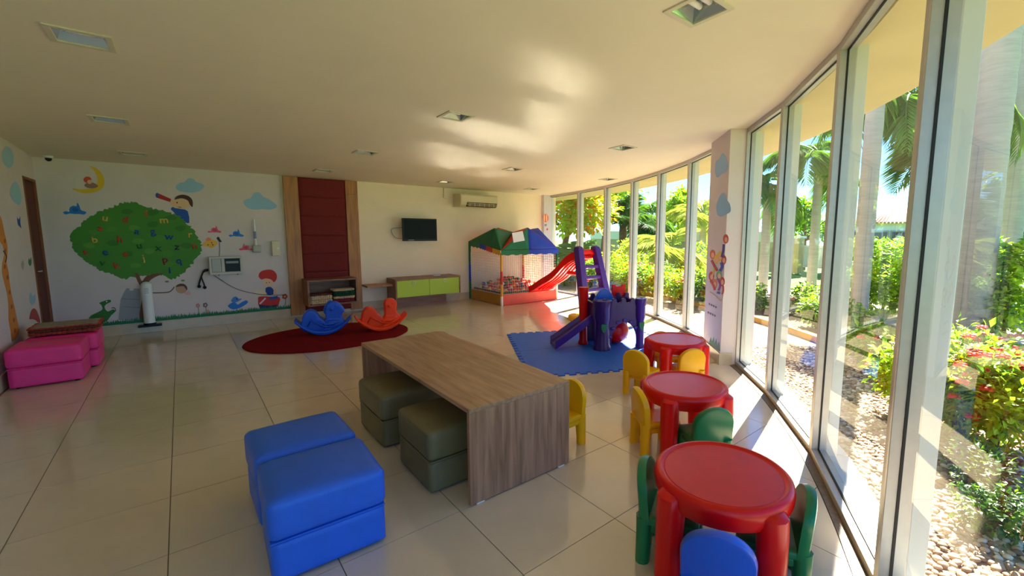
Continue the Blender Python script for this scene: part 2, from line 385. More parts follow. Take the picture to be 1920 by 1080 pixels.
# soffit outside and the head beam over the glazing
t = MB()
for i in range(NA + 12):
    a, b = -92 + (112.0) * i / (NA + 12), -92 + 112.0 * (i + 1) / (NA + 12)
    def sz(r, g): p = rp(r, g); return Vector((p.x, p.y, ceil_z(min(p.y, 11)) - 0.035))
    q = [sz(AR + 0.056, a), sz(AR + 0.86, a), sz(AR + 0.86, b), sz(AR + 0.056, b)]
    t.hexa(q, [p + Vector((0, 0, 0.32)) for p in q])
struct(t.build('soffit', M_soff))

# ------------------------------------------------------------------ recessed lamps
M_lampglass = mat('lamp_glass', (200, 210, 205), 0.1)
M_tube = mat('lamp_tube', (240, 238, 228), 0.4)
lab = ['over the small red tables', 'over the left wall bench, large in view', 'over the wooden table', 'over the blue foam mat', 'above the red oval rug', 'by the left wall near the mural', 'in front of the red padded panel', 'near the far windows above the slide', 'in the middle of the bright ceiling patch', 'in front of the television', 'above the painted moon', 'above the ball pit']
for p, l in zip(LP, lab):
    rt = empty('ceiling_lamp', p); tag(rt, 'square recessed ceiling lamp ' + l, 'ceiling lamp', 'recessed ceiling lamps')
    rt.rotation_euler = (math.atan(-0.0335), 0, 0)
    t = MB(); s_, k_ = 0.135, 0.105
    for (x0, x1, y0, y1) in ((-s_, s_, -s_, -k_), (-s_, s_, k_, s_), (-s_, -k_, -k_, k_), (k_, s_, -k_, k_)): t.box(x0, x1, y0, y1, -0.008, 0.003)
    t.build('trim_frame', mat('lamp_trim', (206, 196, 172), 0.6), rt, bevel=0.002)
    t = MB(); a, b, z1 = 0.108, 0.07, 0.085
    vs = [(-a, -a, 0), (a, -a, 0), (a, a, 0), (-a, a, 0), (-b, -b, z1), (b, -b, z1), (b, b, z1), (-b, b, z1)]
    t.add(vs, [(0, 1, 5, 4), (1, 2, 6, 5), (2, 3, 7, 6), (3, 0, 4, 7), (4, 5, 6, 7)]); t.build('reflector', M_metal, rt)
    for y_ in (-0.03, 0.03):
        t = MB(); t.tube([(-0.06, y_, 0.045), (0.06, y_, 0.045)], 0.016, 10); t.build('lamp_tube', M_tube, rt, smooth=True)
    if LAMP_POWER > 0:
        L = bpy.data.lights.new('lamp_light', 'AREA'); L.energy = LAMP_POWER; L.size = 0.19; L.color = (1, 0.93, 0.8)
        lo = bpy.data.objects.new('lamp_light', L); C.objects.link(lo); lo.parent = rt; lo.location = (0, 0, 0.02)
# ================================================================== LARGE FURNITURE
# wooden table
tb = empty('activity_table', (1.11, 2.075, 0)); tag(tb, 'wooden laminate table with two solid end panels in the middle of the tiled floor', 'table')
TW, TL, TH = 0.73, 1.9, 0.568
t = MB(); t.box(0, TW, 0, TL, TH - 0.026, TH); t.build('tabletop', M_wood, tb, bevel=0.002)
for y0 in (0, TL - 0.026):
    t = MB(); t.box(0.0, TW, y0, y0 + 0.026, 0.008, TH - 0.0265); e = t.build('end_panel', M_woodv, tb, bevel=0.002)
    for x in (0.04, TW - 0.09):
        t = MB(); t.box(x, x + 0.05, y0 + 0.003, y0 + 0.023, 0.0, 0.008); t.build('glide', M_white, e)
t = MB(); t.box(TW - 0.1, TW - 0.075, 0.027, TL - 0.027, TH - 0.16, TH - 0.027); t.build('stretcher_board', M_woodv, tb)
# ottomans: padded lid over a box, seam between
def ottoman(loc, size, mt, label, group, rz=0, split=0.52, h=0.385):
    rt = empty('storage_ottoman', loc, rz); tag(rt, label, 'ottoman', group)
    sx, sy = size; zb = h * split
    t = MB(); t.rbox((0, 0, 0.012), (sx - 0.012, sy - 0.012, zb - 0.014), 0.018, n=6); t.build('body', mt, rt, smooth=True)
    t = MB(); t.rbox((0, 0, zb), (sx, sy, h - zb), 0.034, 0.018, n=9); lid = t.build('padded_lid', mt, rt, smooth=True)
    t = MB(); t.box(-sx / 2 + 0.008, sx / 2 - 0.008, -sy / 2 + 0.008, sy / 2 - 0.008, zb - 0.004, zb + 0.003); t.build('seam_piping', mt, lid)
    for a in (-1, 1):
        for b in (-1, 1):
            t = MB(); t.lathe([(0.02, 0), (0.02, 0.014)], 10, (a * (sx / 2 - 0.06), b * (sy / 2 - 0.06), 0)); t.build('foot', M_black, rt)
    return rt
ottoman((0.435, 2.335, 0), (0.485, 0.46), M_bluv, 'blue vinyl cube ottoman in front of its twin, nearest the wooden end panel', 'blue ottomans', math.radians(-2))
ottoman((0.435, 2.82, 0), (0.485, 0.44), M_bluv, 'blue vinyl cube ottoman pushed behind the other blue one, towards the red rug', 'blue ottomans', math.radians(1))
ottoman((1.23, 2.56, 0), (0.5, 0.5), M_olive, 'olive green ottoman under the wooden table beside the near end panel', 'olive ottomans')
ottoman((1.21, 3.32, 0), (0.5, 0.54), M_olive, 'olive green ottoman under the wooden table beside the far end panel', 'olive ottomans')
ottoman((-1.085, 6.75, 0), (0.5, 0.5), M_pink, 'bright pink ottoman against the left wall with nothing on its top', 'pink ottomans')
ottoman((-1.04, 7.29, 0), (0.53, 0.5), M_pink, 'bright pink ottoman by the left wall carrying a folded crocheted blanket', 'pink ottomans')
# rug
rg = fl(602, 640); t = MB(); n = 72; rng = random.Random(3)
RC = Vector((1.56, 6.98)); RA, RB = 1.06, 0.86
vs = []
for k in range(3):
    for j in range(n):
        a = 2 * math.pi * j / n; s_ = (1.0, 1.0, 0.985)[k] * (1 + 0.003 * rng.uniform(-1, 1))
        vs.append((RC.x + RA * s_ * math.cos(a), RC.y + RB * s_ * math.sin(a), (0.001, 0.012, 0.018)[k]))
fs = [(k * n + j, k * n + (j + 1) % n, (k + 1) * n + (j + 1) % n, (k + 1) * n + j) for k in range(2) for j in range(n)] + [tuple(range(2 * n, 3 * n)), tuple(range(n))[::-1]]
t.add(vs, fs); rug = t.build('oval_rug', M_rug); tag(rug, 'dark red oval pile rug under the two rocking animals', 'rug')
# ------------------------------------------------------------------ plastic tables
def kid_table(c, rz, label):
    rt = empty('play_table', (c[0], c[1], 0), rz); tag(rt, label, 'table', 'red round play tables')
    R_, Z = 0.298, 0.46
    t = MB(); t.lathe([(0.255, Z - 0.10), (0.285, Z - 0.10), (R_, Z - 0.07), (R_ + 0.004, Z - 0.035), (R_, Z - 0.012), (R_ - 0.012, Z - 0.001), (R_ - 0.022, Z), (R_ - 0.03, Z - 0.008), (R_ - 0.04, Z - 0.011), (0.02, Z - 0.011)], 56)
    top = t.build('tabletop', M_red, rt, smooth='auto')
    t = MB(); t.lathe([(0.01, Z - 0.012), (R_ - 0.039, Z - 0.012), (R_ - 0.043, Z - 0.0085), (0.01, Z - 0.0085)], 48); t.build('recessed_surface', M_redtop, top)
    for k in range(4):
        a = math.pi / 4 + k * math.pi / 2; t = MB(); pts = []
        ux, uy = math.cos(a), math.sin(a)
        for (z, ro, wd) in ((0.0, 0.35, 0.054), (0.05, 0.35, 0.056), (0.2, 0.345, 0.06), (0.33, 0.34, 0.064), (0.415, 0.336, 0.064), (0.432, 0.324, 0.054)):
            ring = []
            for j in range(12):
                b = 2 * math.pi * j / 12; ring.append((ro - 0.058 + 0.058 * math.cos(b) * (wd / 0.06), wd * math.sin(b)))
            pts.append([(p[0] * ux - p[1] * uy, p[0] * uy + p[1] * ux, z) for p in ring])
        vs = [p for r_ in pts for p in r_]; fs = [(i * 12 + j, i * 12 + (j + 1) % 12, (i + 1) * 12 + (j + 1) % 12, (i + 1) * 12 + j) for i in range(5) for j in range(12)]
        fs += [tuple(range(12))[::-1], tuple(range(60, 72))]; t.add(vs, fs); t.build('leg', M_red, rt, smooth='auto')
    return rt
T1, T2, T3 = (1.776, 0.953), (2.649, 1.741), (3.738, 2.579)
def yaw_cam(c, off=0.0): return math.atan2(-c[1], -c[0]) + math.radians(off)
kid_table(T1, yaw_cam(T1, 0) + math.radians(0), 'red round plastic play table with blue and green chairs tucked under it')
kid_table(T2, yaw_cam(T2, 27), 'red round plastic play table with one yellow and one green chair')
kid_table(T3, yaw_cam(T3, 27), 'red round plastic play table with only yellow chairs, beside the purple castle')
# ------------------------------------------------------------------ plastic chairs (front is +x, backrest at -x)
def chair_mesh(mt):
    rt = empty('child_chair')
    W, HS, HB = 0.138, 0.235, 0.45
    # backrest: arched, slightly dished panel
    t = MB(); n = 18; outline = []
    for j in range(n + 1):
        a = math.pi * j / n; outline.append((W * math.cos(a) * (1.0), 0.33 + 0.12 * math.sin(a)))
    outline = [(W * 0.98, 0.2)] + outline + [(-W * 0.98, 0.2)]
    L = len(outline); rings = []
    for (sc, xo) in ((0.86, -0.146), (0.95, -0.142), (1.0, -0.122), (0.97, -0.102), (0.84, -0.098)):
        ring = []
        for (y, z) in outline:
            zc = 0.31; yy, zz = y * sc, zc + (z - zc) * sc
            ring.append((xo - 0.022 * (zz - 0.2) / 0.25 + 0.9 * yy * yy, yy, zz))
        rings.append(ring)
    vs = [p for r_ in rings for p in r_]; fs = [(i * L + j, i * L + (j + 1) % L, (i + 1) * L + (j + 1) % L, (i + 1) * L + j) for i in range(4) for j in range(L)]
    fs += [tuple(range(L))[::-1], tuple(range(4 * L, 5 * L))]; t.add(vs, fs); t.build('backrest', mt, rt, smooth='auto')
    # seat: dished slab with rounded front
    t = MB(); t.rbox((0.0, 0, HS - 0.045), (0.27, 0.262, 0.045), 0.02, -0.008, n=6); t.build('seat', mt, rt, smooth=True)
    for sx in (-1, 1):
        for sy in (-1, 1):
            t = MB(); pts = []
            for z, k in ((0, 1.06), (0.06, 1.04), (0.15, 1.01), (HS - 0.01, 1.0)):
                r_ = 0.034 if z < 0.1 else 0.038
                pts.append([((0.1 * k) * sx + 0.034 * math.cos(2 * math.pi * j / 10) * (1.0 + z) - (0.012 if sx < 0 else 0), 0.098 * k * sy + r_ * math.sin(2 * math.pi * j / 10), z) for j in range(10)])
            vs = [p for r__ in pts for p in r__]; fs = [(i * 10 + j, i * 10 + (j + 1) % 10, (i + 1) * 10 + (j + 1) % 10, (i + 1) * 10 + j) for i in range(3) for j in range(10)]
            fs += [tuple(range(10))[::-1], tuple(range(30, 40))]; t.add(vs, fs); t.build('leg', mt, rt, smooth='auto')
    # moulded skirts between the legs under the seat
    t = MB(); t.rbox((0, 0, HS - 0.085), (0.22, 0.24, 0.05), 0.02, 0, n=4); t.build('seat_apron', mt, rt, smooth=True)
    return rt
PROTO = {}
def chair(pos, face, col, label, group=None):
    mt = {'yellow': M_yel, 'green': M_grn, 'blue': M_blu}[col]
    if col not in PROTO: PROTO[col] = c = chair_mesh(mt)
    else: c = copy_tree(PROTO[col])
    c.location = (pos[0], pos[1], 0); c.rotation_euler = (0, 0, face)
    tag(c, label, 'chair', group or 'small plastic chairs'); return c
def at_table(T, deg, rad, col, label, turn=0):
    """deg: direction from the table to the chair, measured from the side facing the tiled floor"""
    a = yaw_cam(T) + math.radians(deg); p = (T[0] + rad * math.cos(a), T[1] + rad * math.sin(a))
    return chair(p, a + math.pi + math.radians(turn), col, label)
chair((1.975, 2.33, 0), math.pi + 0.05, 'yellow', 'yellow plastic chair at the wooden table, facing its side')
at_table(T1, 0, 0.288, 'blue', 'blue plastic chair tucked under the red table')
at_table(T1, -90, 0.215, 'green', 'green chair sharing its red table with the blue chair, on the wooden table side', 0)
at_table(T1, 90, 0.215, 'green', 'green chair sharing its red table with the blue chair, on the window side')
at_table(T2, -63, 0.215, 'yellow', 'yellow plastic chair sharing its red table with a green chair')
at_table(T2, 27, 0.288, 'green', 'green plastic chair sharing its red table with a yellow chair')
at_table(T3, -38, 0.50, 'yellow', 'yellow plastic chair pulled away from the red table beside the blue mat', 14)
at_table(T3, 27, 0.225, 'yellow', 'yellow plastic chair tucked between two red tables, back towards the tiled floor')
at_table(T3, 207, 0.24, 'yellow', 'yellow plastic chair half hidden under the red table, on the castle side')
# ------------------------------------------------------------------ foam mat of four interlocking tiles
ang = math.radians(-27); U = Vector((math.cos(ang), math.sin(ang), 0)); V = Vector((U.y, -U.x, 0))
MO = Vector((3.61, 5.43, 0))
fm = empty('foam_mat', MO); tag(fm, 'blue interlocking foam play mat with toothed edges under the purple castle', 'mat')
def edge(p, q, out, inset=False):
    d = (q - p); Ln = d.length; d.normalize(); pts = []; k = 8; s_ = Ln / (2 * k); th = 0.05
    for i in range(k):
        a = p + d * (2 * i + 0.5) * s_; b = p + d * (2 * i + 1.5) * s_
        pts += [a - d * 0.004, a + out * th + d * -0.012 * 0 - d * 0.008, b + out * th + d * 0.008, b + d * 0.004]
    return [p] + pts
for i in range(2):
    for j in range(2):
        o_ = U * i + V * j; g = 0.0015
        a, b, c, d = o_ + (U + V) * g, o_ + U * (1 - g) + V * g, o_ + (U + V) * (1 - g), o_ + V * (1 - g) + U * g
        loop = (edge(a, b, -V) if j == 0 else [a]) + (edge(b, c, U) if i == 1 else [b]) + (edge(c, d, V) if j == 1 else [c]) + (edge(d, a, -U) if i == 0 else [d])
        t = MB(); t.extrude(loop, (0, 0, 0.012)); t.build('foam_tile', M_mat, fm)
MAT_Z = 0.012
def mp(u, v, z=0.0): p = MO + U * u + V * v; return Vector((p.x, p.y, MAT_Z + z))

# ------------------------------------------------------------------ purple castle with a small slide (local x to the right along the front, y away)
CA = math.radians(-27)
cs = empty('toy_castle', (3.93, 3.95, MAT_Z), CA); tag(cs, 'purple plastic toy castle with arch, crenellated top and short slide on the blue mat', 'play castle')
def ring_wall(t, c, r, z0, z1, a0, a1, th, n, wave=0.0, wn=0):
    vs = []; 
    for k in range(n + 1):
        a = math.radians(a0 + (a1 - a0) * k / n); zt = z1 + wave * (1 if math.sin(math.radians(a0 + (a1 - a0) * k / n) * wn) > 0 else -1)
        for rr, z in ((r, z0), (r, zt), (r - th, zt), (r - th, z0)): vs.append((c[0] + rr * math.cos(a), c[1] + rr * math.sin(a), z))
    fs = [(k * 4 + j, k * 4 + (j + 1) % 4, (k + 1) * 4 + (j + 1) % 4, (k + 1) * 4 + j) for k in range(n) for j in range(4)] + [(0, 1, 2, 3), (n * 4 + 3, n * 4 + 2, n * 4 + 1, n * 4)]
    t.add(vs, fs)
# front wall with arch (outline in x,z)
def front_wall(x0, x1, y, th, zt, arch=True):
    pts = [(x0, 0.0), (x0 + 0.23, 0.0)]
    if arch:
        ax0, ax1 = x0 + 0.23, x1 - 0.07; ac, ar_ = (ax0 + ax1) / 2, (ax1 - ax0) / 2
        pts += [(ac - ar_ * math.cos(math.pi * k / 14), 0.10 + 0.31 * math.sin(math.pi * k / 14) * 0.8) for k in range(15)]
    pts += [(x1 - 0.07, 0.0), (x1, 0.0), (x1, 0.36), (x1 + 0.02, 0.42), (x1 + 0.02, 0.6)]
    n = 5; wd = (x1 + 0.02 - (x0 - 0.02)) / (2 * n + 1)
    for k in range(2 * n + 1):
        xa = x1 + 0.02 - wd * k; z = zt if k % 2 == 0 else zt - 0.045
        pts += [(xa - 0.006, z), (xa - wd * 0.5, z - (0.012 if k % 2 else -0.008)), (xa - wd + 0.006, z)]
    pts += [(x0 - 0.02, 0.6), (x0 - 0.02, 0.42), (x0, 0.36)]
    t = MB(); t.extrude([(x, y, z) for x, z in pts], (0, th, 0)); return t
t = front_wall(0.0, 0.66, 0.0, 0.045, 0.66); t.build('front_wall', M_purd, cs, bevel=0.008)
t = front_wall(0.0, 0.66, 0.52, 0.045, 0.66); t.build('rear_wall', M_purd, cs, bevel=0.008)
for x in (0.0, 0.615):
    t = MB(); t.box(x, x + 0.045, 0.046, 0.519, 0.36, 0.6); t.build('side_wall', M_purd, cs, bevel=0.006)
t = MB(); t.box(0.046, 0.614, 0.046, 0.519, 0.35, 0.375); t.build('deck', M_purd, cs)
t = MB(); t.lathe([(0.118, 0.0), (0.118, 0.03), (0.1, 0.07), (0.095, 0.36), (0.115, 0.42), (0.115, 0.56), (0.125, 0.58), (0.125, 0.645), (0.1, 0.645)], 24, (0.11, 0.03, 0)); t.build('turret', M_purd, cs, smooth='auto')
t = MB(); t.lathe([(0.06, 0.0), (0.06, 0.03), (0.05, 0.06), (0.05, 0.36), (0.065, 0.42), (0.065, 0.56), (0.075, 0.58), (0.075, 0.66), (0.06, 0.66)], 20, (0.63, 0.0, 0)); t.build('turret', M_pur, cs, smooth='auto')
# arch stones
for k in range(7):
    a = math.pi * (k + 0.5) / 7; ac = (0.23 + 0.59) / 2; ar_ = 0.18
    p = (ac - (ar_ + 0.028) * math.cos(a), -0.006, 0.10 + 0.25 * math.sin(a) + 0.03 * math.sin(a))
    t = MB(); t.rbox((p[0], p[1], p[2] - 0.02), (0.06, 0.018, 0.038), 0.006, n=2); t.build('arch_stone', M_pur, cs, smooth=True)
for px_, py_ in ((0.10, -0.078), (0.63, -0.055)):
    t = MB(); sh = [(-0.036, 0.06), (0.036, 0.06), (0.036, 0.01), (0.02, -0.035), (0, -0.055), (-0.02, -0.035), (-0.036, 0.01)]
    t.extrude([(px_ + a, py_, 0.29 + b) for a, b in sh], (0, 0.02, 0)); t.build('shield_emblem', M_grn, cs, bevel=0.004)
# red inner tunnel behind the arch, red seats and the blue arc behind the parapet
t = MB(); t.sphere((0.40, 0.32, 0.169), (0.19, 0.17, 0.17), 20, 12); t.build('red_tunnel', M_red, cs, smooth=True)
t = MB(); ring_wall(t, (0.22, 0.36), 0.2, 0.4, 0.6, 0, 180, 0.02, 2)
t = MB(); pts = [(0.06 + 0.36 * k / 16, 0.5 + 0.27 * math.sin(math.pi * (0.12 + 0.88 * k / 16))) for k in range(17)] + [(0.42, 0.45), (0.06, 0.45)]
t.extrude([(x, 0.25, z) for x, z in pts], (0, 0.05, 0)); t.build('blue_arch_roof', M_blu, cs, bevel=0.012)
def red_back(x, y, zt, wdt):
    pts = [(-wdt / 2, zt - 0.24), (wdt / 2, zt - 0.24), (wdt / 2, zt), (wdt * 0.28, zt), (wdt * 0.22, zt - 0.028), (-wdt * 0.22, zt - 0.028), (-wdt * 0.28, zt), (-wdt / 2, zt)]
    t = MB(); t.extrude([(x + a, y, b) for a, b in pts], (0, 0.04, 0)); return t.build('red_parapet', M_red, cs, bevel=0.008)
red_back(0.54, 0.575, 0.78, 0.2)
t = MB(); t.lathe([(0.065, 0.0), (0.07, 0.02), (0.055, 0.06), (0.05, 0.3), (0.06, 0.4), (0.06, 0.7), (0.07, 0.74), (0.07, 0.78), (0.05, 0.78)], 18, (-0.05, 0.36, 0)); t.build('red_column', M_red, cs, smooth='auto')
# slide
t = MB(); vs = []; n = 12
for k in range(n + 1):
    u = k / n; x = -0.0 - 0.50 * u; z = 0.385 - 0.31 * (u ** 0.95) + 0.012 * math.cos(u * 3); yw = 0.155 + 0.015 * u
    for (yy, dz) in ((-yw, 0.055), (-yw + 0.03, 0.06), (-yw + 0.05, 0.0), (0, -0.008), (yw - 0.05, 0.0), (yw - 0.03, 0.06), (yw, 0.055), (yw * 0.96, -0.05), (-yw * 0.96, -0.05)):
        vs.append((x, 0.25 + yy, max(0.012, z + dz)))
m9 = 9
fs = [(k * m9 + j, k * m9 + (j + 1) % m9, (k + 1) * m9 + (j + 1) % m9, (k + 1) * m9 + j) for k in range(n) for j in range(m9)] + [tuple(range(m9)), tuple(range(n * m9, (n + 1) * m9))[::-1]]
t.add(vs, fs); t.build('slide_chute', M_pur, cs, smooth='auto')
# ------------------------------------------------------------------ tall slide: purple ladder, red chute into the ball pit
sl_ = empty('toy_slide', (0, 0, 0)); tag(sl_, 'tall red slide with purple ladder leading down into the ball pit', 'slide')
LT, LB_ = 6.12, 5.78   # y of the ladder head and foot
def lad(px, py, y): return oy(px, py, y)
hx0, hx1 = 5.62, 6.06; fx0, fx1 = 5.50, 6.14
for (xt, xb) in ((hx0, fx0), (hx1, fx1)):
    t = MB(); vs = []
    prof = [(0.0, 0.07), (0.02, 0.075), (0.6, 0.07), (1.1, 0.068), (1.2, 0.07), (1.25, 0.058), (1.275, 0.03)]
    for z, hw in prof:
        k = z / 1.275; x = xb + (xt - xb) * k; y = LB_ + (LT - LB_) * k
        for (a, b) in ((-1, -1.4), (1, -1.4), (1.0, 1.4), (-1.0, 1.4)): vs.append((x + a * hw, y + b * hw * 0.8, z))
    fs = [(k * 4 + j, k * 4 + (j + 1) % 4, (k + 1) * 4 + (j + 1) % 4, (k + 1) * 4 + j) for k in range(6) for j in range(4)] + [(3, 2, 1, 0), (24, 25, 26, 27)]
    t.add(vs, fs); t.build('ladder_rail', M_pur, sl_, bevel=0.018, seg=3)
for z in (0.22, 0.45, 0.68, 0.88):
    k = z / 1.275; xa, xb = fx0 + (hx0 - fx0) * k, fx1 + (hx1 - fx1) * k; y = LB_ + (LT - LB_) * k
    t = MB(); t.rbox(((xa + xb) / 2, y, z - 0.035), (xb - xa, 0.1, 0.07), 0.025, n=4); t.build('rung', M_pur, sl_, smooth=True)
# chute
t = MB(); vs = []; n = 26
p0, p1 = Vector(((hx0 + hx1) / 2, LT + 0.0, 1.08)), Vector((5.88, 7.665, 0.279))
for k in range(n + 1):
    u = k / n; x = p0.x + (p1.x - p0.x) * u; y = p0.y + (p1.y - p0.y) * u
    ss = u * u * (3 - 2 * u); z = p0.z + (p1.z - p0.z) * (0.45 * u + 0.55 * ss) + 0.035 * math.sin(u * 9.4) * math.sin(math.pi * u); hw = 0.19 + 0.1 * u
    rise = 0.12 * (1 - 0.35 * u)
    for (a, b) in ((-hw, rise), (-hw + 0.035, rise + 0.01), (-hw + 0.06, 0.0), (0, -0.008), (hw - 0.06, 0.0), (hw - 0.035, rise + 0.01), (hw, rise), (hw * 0.97, -0.045), (-hw * 0.97, -0.045)):
        vs.append((x + a, y, z + b))
fs = [(k * m9 + j, k * m9 + (j + 1) % m9, (k + 1) * m9 + (j + 1) % m9, (k + 1) * m9 + j) for k in range(n) for j in range(m9)] + [tuple(range(m9)), tuple(range(n * m9, (n + 1) * m9))[::-1]]
t.add(vs, fs); ch_ = t.build('chute', M_red, sl_, smooth='auto')
for q in (-0.12, -0.04, 0.04, 0.12):   # moulded ribs on the underside
    t = MB(); pts = []
    for k in range(3, n - 2):
        i9 = k * m9; lo_ = Vector(vs[i9 + 7]); pts.append((p0.x + (p1.x - p0.x) * k / n + q * 1.2, lo_.y, lo_.z - 0.008))
    t.tube(pts, 0.014, 6); t.build('chute_rib', M_red, ch_, smooth=True)
t = MB(); t.tube([(5.78, 6.0, 0.62), (5.80, 6.3, 0.72), (5.82, 6.62, 0.72)], [0.03, 0.034, 0.045], 8); t.build('brace', M_red, sl_, smooth=True)
t = MB(); t.tube([(hx0, LT, 1.11), (hx0 + 0.1, LT + 0.03, 1.15), (hx1 - 0.1, LT + 0.03, 1.15), (hx1, LT, 1.11)], 0.05, 10); t.build('top_platform', M_red, sl_, smooth=True)
# yellow round base beside the ladder
yd = fl(1090, 592); t = MB(); t.lathe([(0.17, 0.0), (0.18, 0.02), (0.18, 0.07), (0.16, 0.09), (0.02, 0.095)], 28, (5.16, 5.60, 0)); tag(t.build('round_step', M_yel, smooth='auto'), 'low yellow round plastic step on the floor beside the purple ladder', 'step')
# ------------------------------------------------------------------ ball pit
BX0, BX1, BY0, BY1 = 4.89, 6.36, 7.64, 8.948
bp_ = empty('ball_pit', (0, 0, 0)); tag(bp_, 'ball pit with padded walls, white net sides and green and blue cloth roof', 'ball pit')
M_coral = mat('coral_vinyl', (222, 78, 62), 0.4, var=0.04); M_och = mat('ochre_vinyl', (176, 120, 26), 0.4, var=0.05)
M_gcl = mat('green_cloth', (6, 104, 60), 0.55, var=0.06, scale=5); M_bcl = mat('blue_cloth', (20, 60, 190), 0.55, var=0.06, scale=5)
M_rcl = mat('red_cloth', (206, 38, 26), 0.55); M_ycl = mat('yellow_cloth', (222, 160, 30), 0.55); M_net = mat('net_cord', (226, 220, 212), 0.7)
th = 0.06
for nm, args, mt in (('padded_wall', (BX0, BX1, BY0, BY0 + th, 0.005, 0.235), M_coral), ('padded_wall', (BX0, BX0 + th, BY0 + th + 0.002, BY1, 0.005, 0.235), M_och),
                     ('padded_wall', (BX1 - th, BX1, BY0 + th + 0.002, BY1, 0.005, 0.235), M_bcl), ('padded_wall', (BX0 + th + 0.002, BX1 - th - 0.002, BY1 - th, BY1, 0.005, 0.235), M_gcl),
                     ('pit_floor', (BX0 + th, BX1 - th, BY0 + th, BY1 - th, 0.004, 0.03), M_gcl)):
    t = MB(); t.box(*args); t.build(nm, mt, bp_, bevel=0.012, seg=3)
t = MB(); t.box(BX0 + th, BX1 - th, BY0 + th, BY0 + th + 0.012, 0.2, 0.262); t.build('wall_skirt', M_gcl, bp_)
t = MB(); t.box(BX0 + th, BX0 + th + 0.012, BY0 + th, BY1 - th, 0.2, 0.275); t.build('wall_skirt', mat('navy_cloth', (18, 30, 70), 0.6), bp_)
SEG = {0: [(0, .2, M_white), (.2, .45, M_ycl), (.45, .72, M_rcl), (.72, 1.1, M_ycl)], 1: [(0, .7, M_white), (.7, 1.1, M_gcl)], 2: [(0, .42, M_gcl), (.42, .8, M_bcl), (.8, 1.3, M_gcl)], 3: [(0, .35, M_ycl), (.35, .7, M_rcl), (.7, 1.1, M_ycl)]}
COR = [(BX0, BY0), (BX1, BY0), (BX0, BY1), (BX1, BY1)]
for k, (x, y) in enumerate(COR):
    dx, dy = (0.0 if x == BX0 else 0.0), 0
    for (a, b, mt) in SEG[k]:
        t = MB(); t.lathe([(0.024, a), (0.026, a + 0.01), (0.026, b - 0.01), (0.024, b)], 12, (x, y, 0)); t.build('post_sleeve', mt, bp_, smooth='auto')
ZE, ZP, ZV = 1.15, 1.62, 1.05
cx_, cy_ = (BX0 + BX1) / 2, (BY0 + BY1) / 2
pk = [(cx_ - 0.05, BY0 + 0.03, ZP), (BX1 - 0.03, cy_, ZP), (cx_, BY1 - 0.03, ZP), (BX0 + 0.02, cy_ - 0.36, ZP - 0.02)]
crn = [(BX0 - 0.02, BY0 - 0.02, ZE), (BX1 + 0.02, BY0 - 0.02, ZE), (BX1 + 0.02, BY1, ZE + 0.1), (BX0 - 0.02, BY1, ZE + 0.16)]
cen = (cx_, cy_, ZP - 0.1)
def cloth(name, pts, mt, n=8, sag=0.012):
    """triangle of cloth with thickness, slightly wrinkled"""
    A, B, D = [Vector(p) for p in pts]; nn = (B - A).cross(D - A).normalized(); vs = []; idx = {}; rng = random.Random(hash(name) % 97 + len(bpy.data.objects) % 13)
    for i in range(n + 1):
        for j in range(n + 1 - i):
            u, v = i / n, j / n; p = A * (1 - u - v) + B * u + D * v
            e = 1 if 0 < i and 0 < j and i + j < n else 0
            p = p + nn * (sag * e * noise.noise(p * 6)); idx[(i, j)] = len(vs); vs.append(p)
    fs = []
    for i in range(n):
        for j in range(n - i):
            fs.append((idx[(i, j)], idx[(i + 1, j)], idx[(i, j + 1)]))
            if j < n - i - 1: fs.append((idx[(i + 1, j)], idx[(i + 1, j + 1)], idx[(i, j + 1)]))
    t = MB(); t.add(vs, fs); me = bpy.data.meshes.new(name); me.from_pydata([tuple(v) for v in t.v], [], t.f); me.materials.append(mt)
    o = bpy.data.objects.new(name, me); C.objects.link(o); o.parent = bp_; me.polygons.foreach_set('use_smooth', [True] * len(me.polygons))
    sdm = o.modifiers.new('thick', 'SOLIDIFY'); sdm.thickness = 0.004; return o
fm_ = (pk[0][0], BY0 - 0.02, ZE)
cloth('roof_gable', (crn[0], fm_, pk[0]), M_gcl); cloth('roof_gable', (fm_, crn[1], pk[0]), M_bcl)
lm_ = (BX0 - 0.02, pk[3][1], ZE + 0.02)
cloth('roof_gable', (crn[3], lm_, pk[3]), M_gcl); cloth('roof_gable', (lm_, crn[0], pk[3]), M_gcl)
cloth('roof_gable', (crn[1], crn[2], pk[1]), M_bcl); cloth('roof_gable', (crn[2], crn[3], pk[2]), M_rcl)
for c_, a, b, m1, m2 in ((crn[0], pk[3], pk[0], M_gcl, M_rcl), (crn[1], pk[0], pk[1], M_rcl, M_bcl), (crn[2], pk[1], pk[2], M_ycl, M_gcl), (crn[3], pk[2], pk[3], M_rcl, M_ycl)):
    cloth('roof_panel', (c_, a, cen), m1); cloth('roof_panel', (c_, cen, b), m2)
def valance(p, q, z0a, z0b, z1, mt):
    p, q = Vector(p), Vector(q); n = 12; vs = []
    for k in range(n + 1):
        x = p + (q - p) * (k / n); top = z0a + (z0b - z0a) * k / n
        vs += [(x.x, x.y, top), (x.x, x.y, z1 + 0.012 * math.sin(k * 1.7) + (top - z0a))]
    t = MB(); t.add(vs, [(2 * k, 2 * k + 2, 2 * k + 3, 2 * k + 1) for k in range(n)]); o = t.build('valance', mt, bp_)
    sdm = o.modifiers.new('thick', 'SOLIDIFY'); sdm.thickness = 0.004
yf = BY0 - 0.024
valance((crn[0][0], yf, 0), (fm_[0], yf, 0), ZE, ZE, ZV, M_gcl); valance((fm_[0], yf, 0), (crn[1][0], yf, 0), ZE, ZE, ZV, M_bcl)
xs = BX0 - 0.024; yy = [BY0, BY0 + 0.3, BY0 + 0.55, BY0 + 0.82, BY1]
